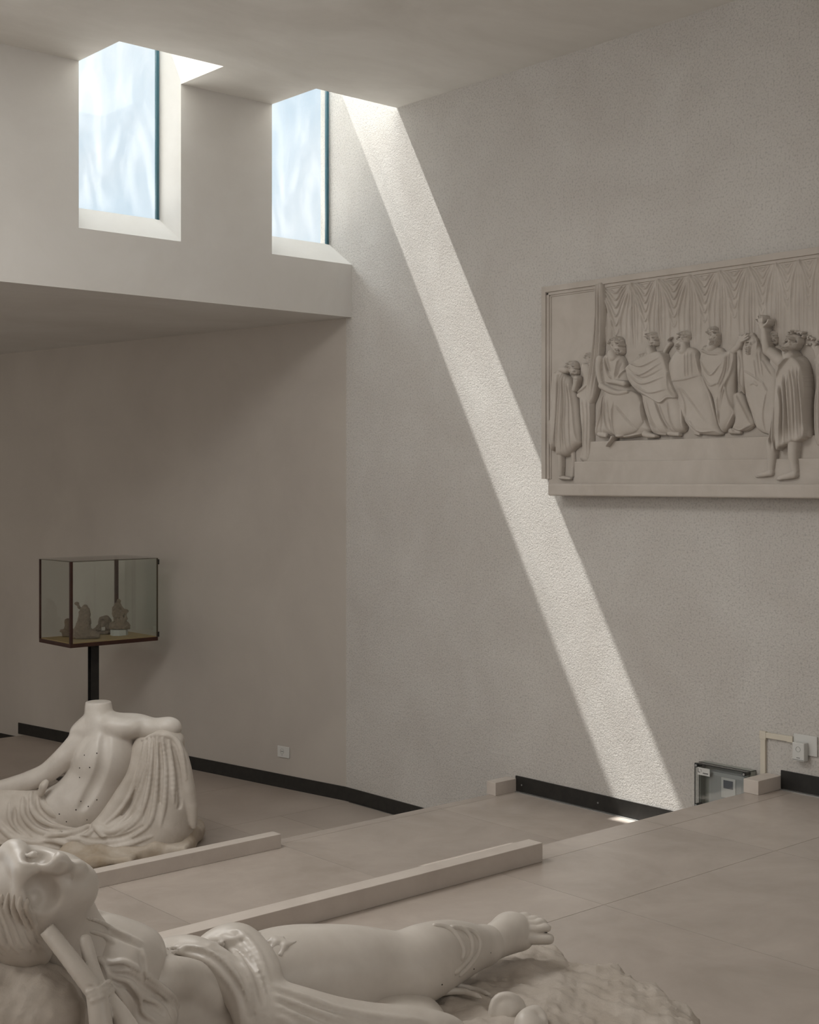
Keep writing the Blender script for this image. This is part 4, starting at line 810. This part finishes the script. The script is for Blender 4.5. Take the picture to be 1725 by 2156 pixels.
# clay models standing in the case
def model(name, label, cx, cy, r, zc_, build, hh=.0035):
    Y = (np.array([cx, cy, 0])-CAM)@FW; X = (np.array([cx, cy, 0])-CAM)@RT
    S = Clay((X-r, Y-r, zc_-1.6), (X+r, Y+r, zc_-1.6+r*2.4), hh); build(S, np.array([X, Y, zc_-1.6])); S.noise(.003, 120, 2, 2)
    z = S.lo[2]+S.h*np.arange(S.n[2]); S.v = np.maximum(S.v, (zc_-1.6+.001-z)[None, None, :].astype(np.float32))
    return tag(S.mesh(name, M['clay']), label, 'clay model', 'clay models in the display case')
zf = Z0_+.037
def C3(S, o, pts, r, k=.006): S.chain([o+np.array(p) for p in pts], r, k)
def b1(S, o):     # standing woman with a raised bundle
    C3(S, o, [(-.08, 0, .02), (.0, 0, .03), (.09, .0, .02)], [.035, .05, .03], .02); C3(S, o, [(-.02, 0, .05), (-.005, 0, .12), (0, 0, .19), (0, 0, .22)], [.06, .042, .034, .026], .02)
    C3(S, o, [(0, 0, .22), (.002, 0, .248)], [.012, .018]); C3(S, o, [(-.01, 0, .225), (-.04, 0, .235), (-.055, 0, .265)], [.012, .009, .011]); S.ell(o+np.array([-.058, 0, .272]), (.017, .014, .014), .004)
    C3(S, o, [(-.04, -.03, .03), (-.02, -.04, .10), (.0, -.035, .17)], [.012, .012, .008], .006); C3(S, o, [(.04, -.02, .03), (.03, -.03, .10), (.02, -.03, .16)], [.012, .010, .008], .006)
model('standing_clay_model', 'slim clay model with a raised arm, at the front left inside the display case', -1.02, 1.99, .13, zf, b1)
def b2(S, o):     # small curled figure on a block
    S.rbox(o+np.array([-.035, -.035, -.01]), o+np.array([.045, .04, .035]), .003, .004); C3(S, o, [(-.05, 0, .04), (0, 0, .05), (.05, 0, .045)], [.010, .016, .012]); C3(S, o, [(0, 0, .05), (.01, 0, .09), (.0, 0, .12)], [.028, .024, .018]); S.ell(o+np.array([.0, 0, .125]), (.02, .02, .019), .006)
model('small_clay_model', 'smallest clay model, a crouching figure at the left side of the display case', -1.06, 2.2, .08, zf, b2, .003)
def b3(S, o):     # hunched pair
    S.rbox(o+np.array([-.085, -.05, -.01]), o+np.array([.06, .05, .02]), .006, .01); C3(S, o, [(-.08, 0, .025), (-.04, 0, .04), (-.02, 0, .07), (-.005, 0, .10)], [.014, .02, .018, .02]); C3(S, o, [(.0, 0, .10), (.03, 0, .11), (.045, 0, .07), (.04, 0, .03)], [.03, .03, .026, .02], .012)
    S.ell(o+np.array([.0, -.02, .125]), (.022, .02, .02), .008); C3(S, o, [(.02, -.03, .09), (.0, -.04, .05), (-.02, -.04, .03)], [.012, .01, .01]); S.ell(o+np.array([.012, -.02, .05]), (.012, .04, .014), .006, '-')
model('crouching_clay_model', 'hunched clay model of a crouching group, in the middle of the display case', -.76, 2.18, .12, zf, b3, .003)
PXX, PYY = -.70, 2.02
bm = bmesh.new(); vs0 = [(PXX+.062*math.cos(math.pi/4*i+.39)*1.15, PYY+.062*math.sin(math.pi/4*i+.39)) for i in range(8)]
a = [bm.verts.new((x, y, zf-.0005)) for x, y in vs0]; b = [bm.verts.new((x, y, zf+.045)) for x, y in vs0]
for i in range(8): bm.faces.new([a[i], a[(i+1) % 8], b[(i+1) % 8], b[i]])
bm.faces.new(a[::-1]); bm.faces.new(b); tag(obj('display_block', bm, M['white_block']), 'pale grey block under the tallest clay model in the display case', 'block')
def b4(S, o):     # tall seated group on a mound
    C3(S, o, [(-.05, 0, .02), (.0, 0, .03), (.055, 0, .02)], [.03, .042, .03], .02); S.ell(o+np.array([.015, 0, .06]), (.045, .04, .03), .015)
    C3(S, o, [(-.03, -.02, .05), (-.028, -.02, .10), (-.02, 0, .12)], [.012, .013, .016]); C3(S, o, [(-.01, -.03, .05), (-.006, -.02, .10), (-.01, 0, .125)], [.012, .013, .018])
    C3(S, o, [(-.012, 0, .125), (-.02, 0, .155), (-.012, 0, .19)], [.024, .023, .027], .01); C3(S, o, [(-.012, 0, .20), (-.006, 0, .228)], [.010, .017]); C3(S, o, [(-.035, 0, .185), (-.045, -.01, .15), (-.04, -.02, .11)], [.012, .010, .009])
    C3(S, o, [(.01, 0, .18), (.03, 0, .15), (.028, 0, .12)], [.012, .010, .012]); C3(S, o, [(.025, 0, .08), (.035, 0, .12), (.045, 0, .14)], [.026, .022, .013], .01); S.ell(o+np.array([.055, 0, .148]), (.018, .015, .016), .005); C3(S, o, [(.05, -.01, .13), (.055, -.02, .10), (.05, -.02, .07)], [.01, .009, .01])
    S.ell(o+np.array([.045, 0, .105]), (.010, .06, .010), .003, '-')
model('seated_clay_model', 'tallest clay model, raised on a pale block in the display case', PXX, PYY, .11, zf+.045, b4, .003)
# ------------------------------------------------------------------ meter box, trunking and sockets
M['box_grey'] = mat('grey_plastic', (.33, .34, .305), .5); M['white_pl'] = mat('white_plastic', (.58, .575, .55), .4); M['cream'] = mat('cream_plastic', (.60, .55, .46), .5)
M['dark_pl'] = mat('dark_rubber', (.03, .03, .03), .6); M['ink'] = mat('dark_ink', (.05, .05, .05), .7); M['lid'] = glass('clear_plastic_lid', (.93, .94, .94), ior=1.5); M['screen'] = mat('grey_screen', (.09, .10, .12), .2); M['meter'] = mat('meter_shell', (.33, .335, .325), .4)
T = empty('meter_box', (-.001, -3.3, -.165), 'grey meter box with a clear lid, low on the right wall beside a stone block', 'meter box')
ya, yb, zb_, zt_ = -3.465, -3.135, -.165, .075
part('body', M['box_grey'], ((-.05, ya, zb_), (-.001, yb, zb_+.006)), ((-.05, ya, zt_-.006), (-.001, yb, zt_)), ((-.05, ya, zb_), (-.001, ya+.006, zt_)), ((-.05, yb-.006, zb_), (-.001, yb, zt_)), ((-.006, ya, zb_), (-.001, yb, zt_)), bev=.002)
part('clear_lid', M['lid'], ((-.092, ya, zb_), (-.089, yb, zt_)), ((-.09, ya, zt_-.003), (-.05, yb, zt_)), ((-.09, yb-.003, zb_), (-.05, yb, zt_)), ((-.09, ya, zb_), (-.05, ya+.003, zt_)), bev=0)
part('gasket', M['dark_pl'], ((-.093, yb-.0025, zb_), (-.088, yb, zt_)), ((-.093, ya, zt_-.0035), (-.088, yb, zt_)), ((-.053, ya-.001, zt_-.001), (-.049, yb+.001, zt_+.001)), ((-.053, yb-.001, zb_), (-.049, yb+.001, zt_)), bev=0)
mt = part('meter', M['meter'], ((-.07, -3.44, -.15), (-.006, -3.205, .045)), bev=.022)
part('display', M['white_pl'], ((-.074, -3.385, -.085), (-.068, -3.295, .02)), bev=.001); part('screen', M['screen'], ((-.076, -3.37, -.035), (-.073, -3.31, .008)), bev=.001)
def screw(y, z):
    bm = bmesh.new(); cyl(bm, (-.097, y, z), (-.05, y, z), .0105, 16); bmesh.ops.translate(bm, verts=bm.verts, vec=-Vector(T.location)); s_ = obj('screw', bm, M['dark_pl'], T)
    bm = bmesh.new(); cyl(bm, (-.099, y, z), (-.097, y, z), .0065, 14); bmesh.ops.translate(bm, verts=bm.verts, vec=-Vector(T.location)); h_ = obj('screw_head', bm, M['zinc'], s_); 
for y in (ya+.012, yb-.012):
    for z in (zb_+.012, zt_-.012): screw(y, z)
st = part('sticker', M['white_pl'], ((-.0935, -3.235, .015), (-.092, -3.155, .055)), bev=0)
part('sticker_mark', M['ink'], ((-.0942, -3.162, .028), (-.0934, -3.159, .050)), ((-.0942, -3.172, .028), (-.0934, -3.159, .031)), ((-.0942, -3.180, .044), (-.0934, -3.170, .0455)), ((-.0942, -3.180, .032), (-.0934, -3.1785, .0455)), *[((-.0942, -3.196-i*.007, .024), (-.0934, -3.191-i*.007, .030)) for i in range(5)], bev=0)
T = empty('cable_trunking', (-.001, -3.52, .07), 'cream plastic cable trunking that bends at a right angle beside the white wall plate', 'trunking')
part('vertical_run', M['cream'], ((-.016, -3.529, -.0), (-.001, -3.499, .255)), bev=.001); part('corner_piece', M['cream'], ((-.018, -3.533, .247), (-.001, -3.495, .289)), bev=.0015)
part('horizontal_run', M['cream'], ((-.016, -3.665, .256), (-.001, -3.531, .284)), bev=.001); part('end_piece', M['cream'], ((-.018, -3.694, .254), (-.001, -3.662, .286)), bev=.0015)
T = empty('wall_plate', (-.001, -3.76, .2), 'white wall plate with a small plug-in device, above the skirting at the right', 'wall plate')
part('plate', M['white_pl'], ((-.010, -3.832, .200), (-.001, -3.695, .302)), bev=.003); part('adapter', M['white_pl'], ((-.048, -3.782, .172), (-.009, -3.712, .266)), bev=.006)
bm = bmesh.new(); q = [(-.0488, -3.747+.013*math.cos(a), .232+.013*math.sin(a)) for a in np.linspace(0, 6.283, 25)]
for p1, p2 in zip(q[:-1], q[1:]): cyl(bm, p1, p2, .0009, 6)
bmesh.ops.translate(bm, verts=bm.verts, vec=-Vector(T.location)); obj('sensor_ring', bm, M['box_grey'], T)
part('seam', M['ink'], ((-.0486, -3.779, .178), (-.046, -3.715, .1795)), bev=0)
part('printed_mark', M['ink'], *[((-.0486, -3.738-i*.0042, .187), (-.0478, -3.741-i*.0042, .190)) for i in range(5)], bev=0)
# socket on the gallery wall, turned with it
T = empty('wall_socket', (Lp(.632, 0)[0], Lp(.632, 0)[1], -.43), 'small white electrical socket low on the gallery wall above the black skirting', 'socket')
T.rotation_euler = (0, 0, ang)
def lp(name, m, *boxes, bev=.001):
    bm = bmesh.new()
    for a, b in boxes: box(bm, a, b, bev)
    return obj(name, bm, m, T)
lp('plate', M['white_pl'], ((-.009, -.062, -.042), (-.0005, .062, .042)), bev=.003)
bm = bmesh.new(); q = [(-.0095, .012+.019*math.cos(a), .004+.019*math.sin(a)) for a in np.linspace(0, 6.283, 25)]
for p1, p2 in zip(q[:-1], q[1:]): cyl(bm, p1, p2, .0012, 6)
obj('socket_rim', bm, M['box_grey'], T)
for y in (.021, .012, .003):
    bm = bmesh.new(); cyl(bm, (-.0105, y, .004), (-.008, y, .004), .0028, 10); obj('contact_hole', bm, M['ink'], T)
bm = bmesh.new(); cyl(bm, (-.0105, .012, -.024), (-.008, .012, -.024), .0025, 10); obj('fixing_screw', bm, M['ink'], T)
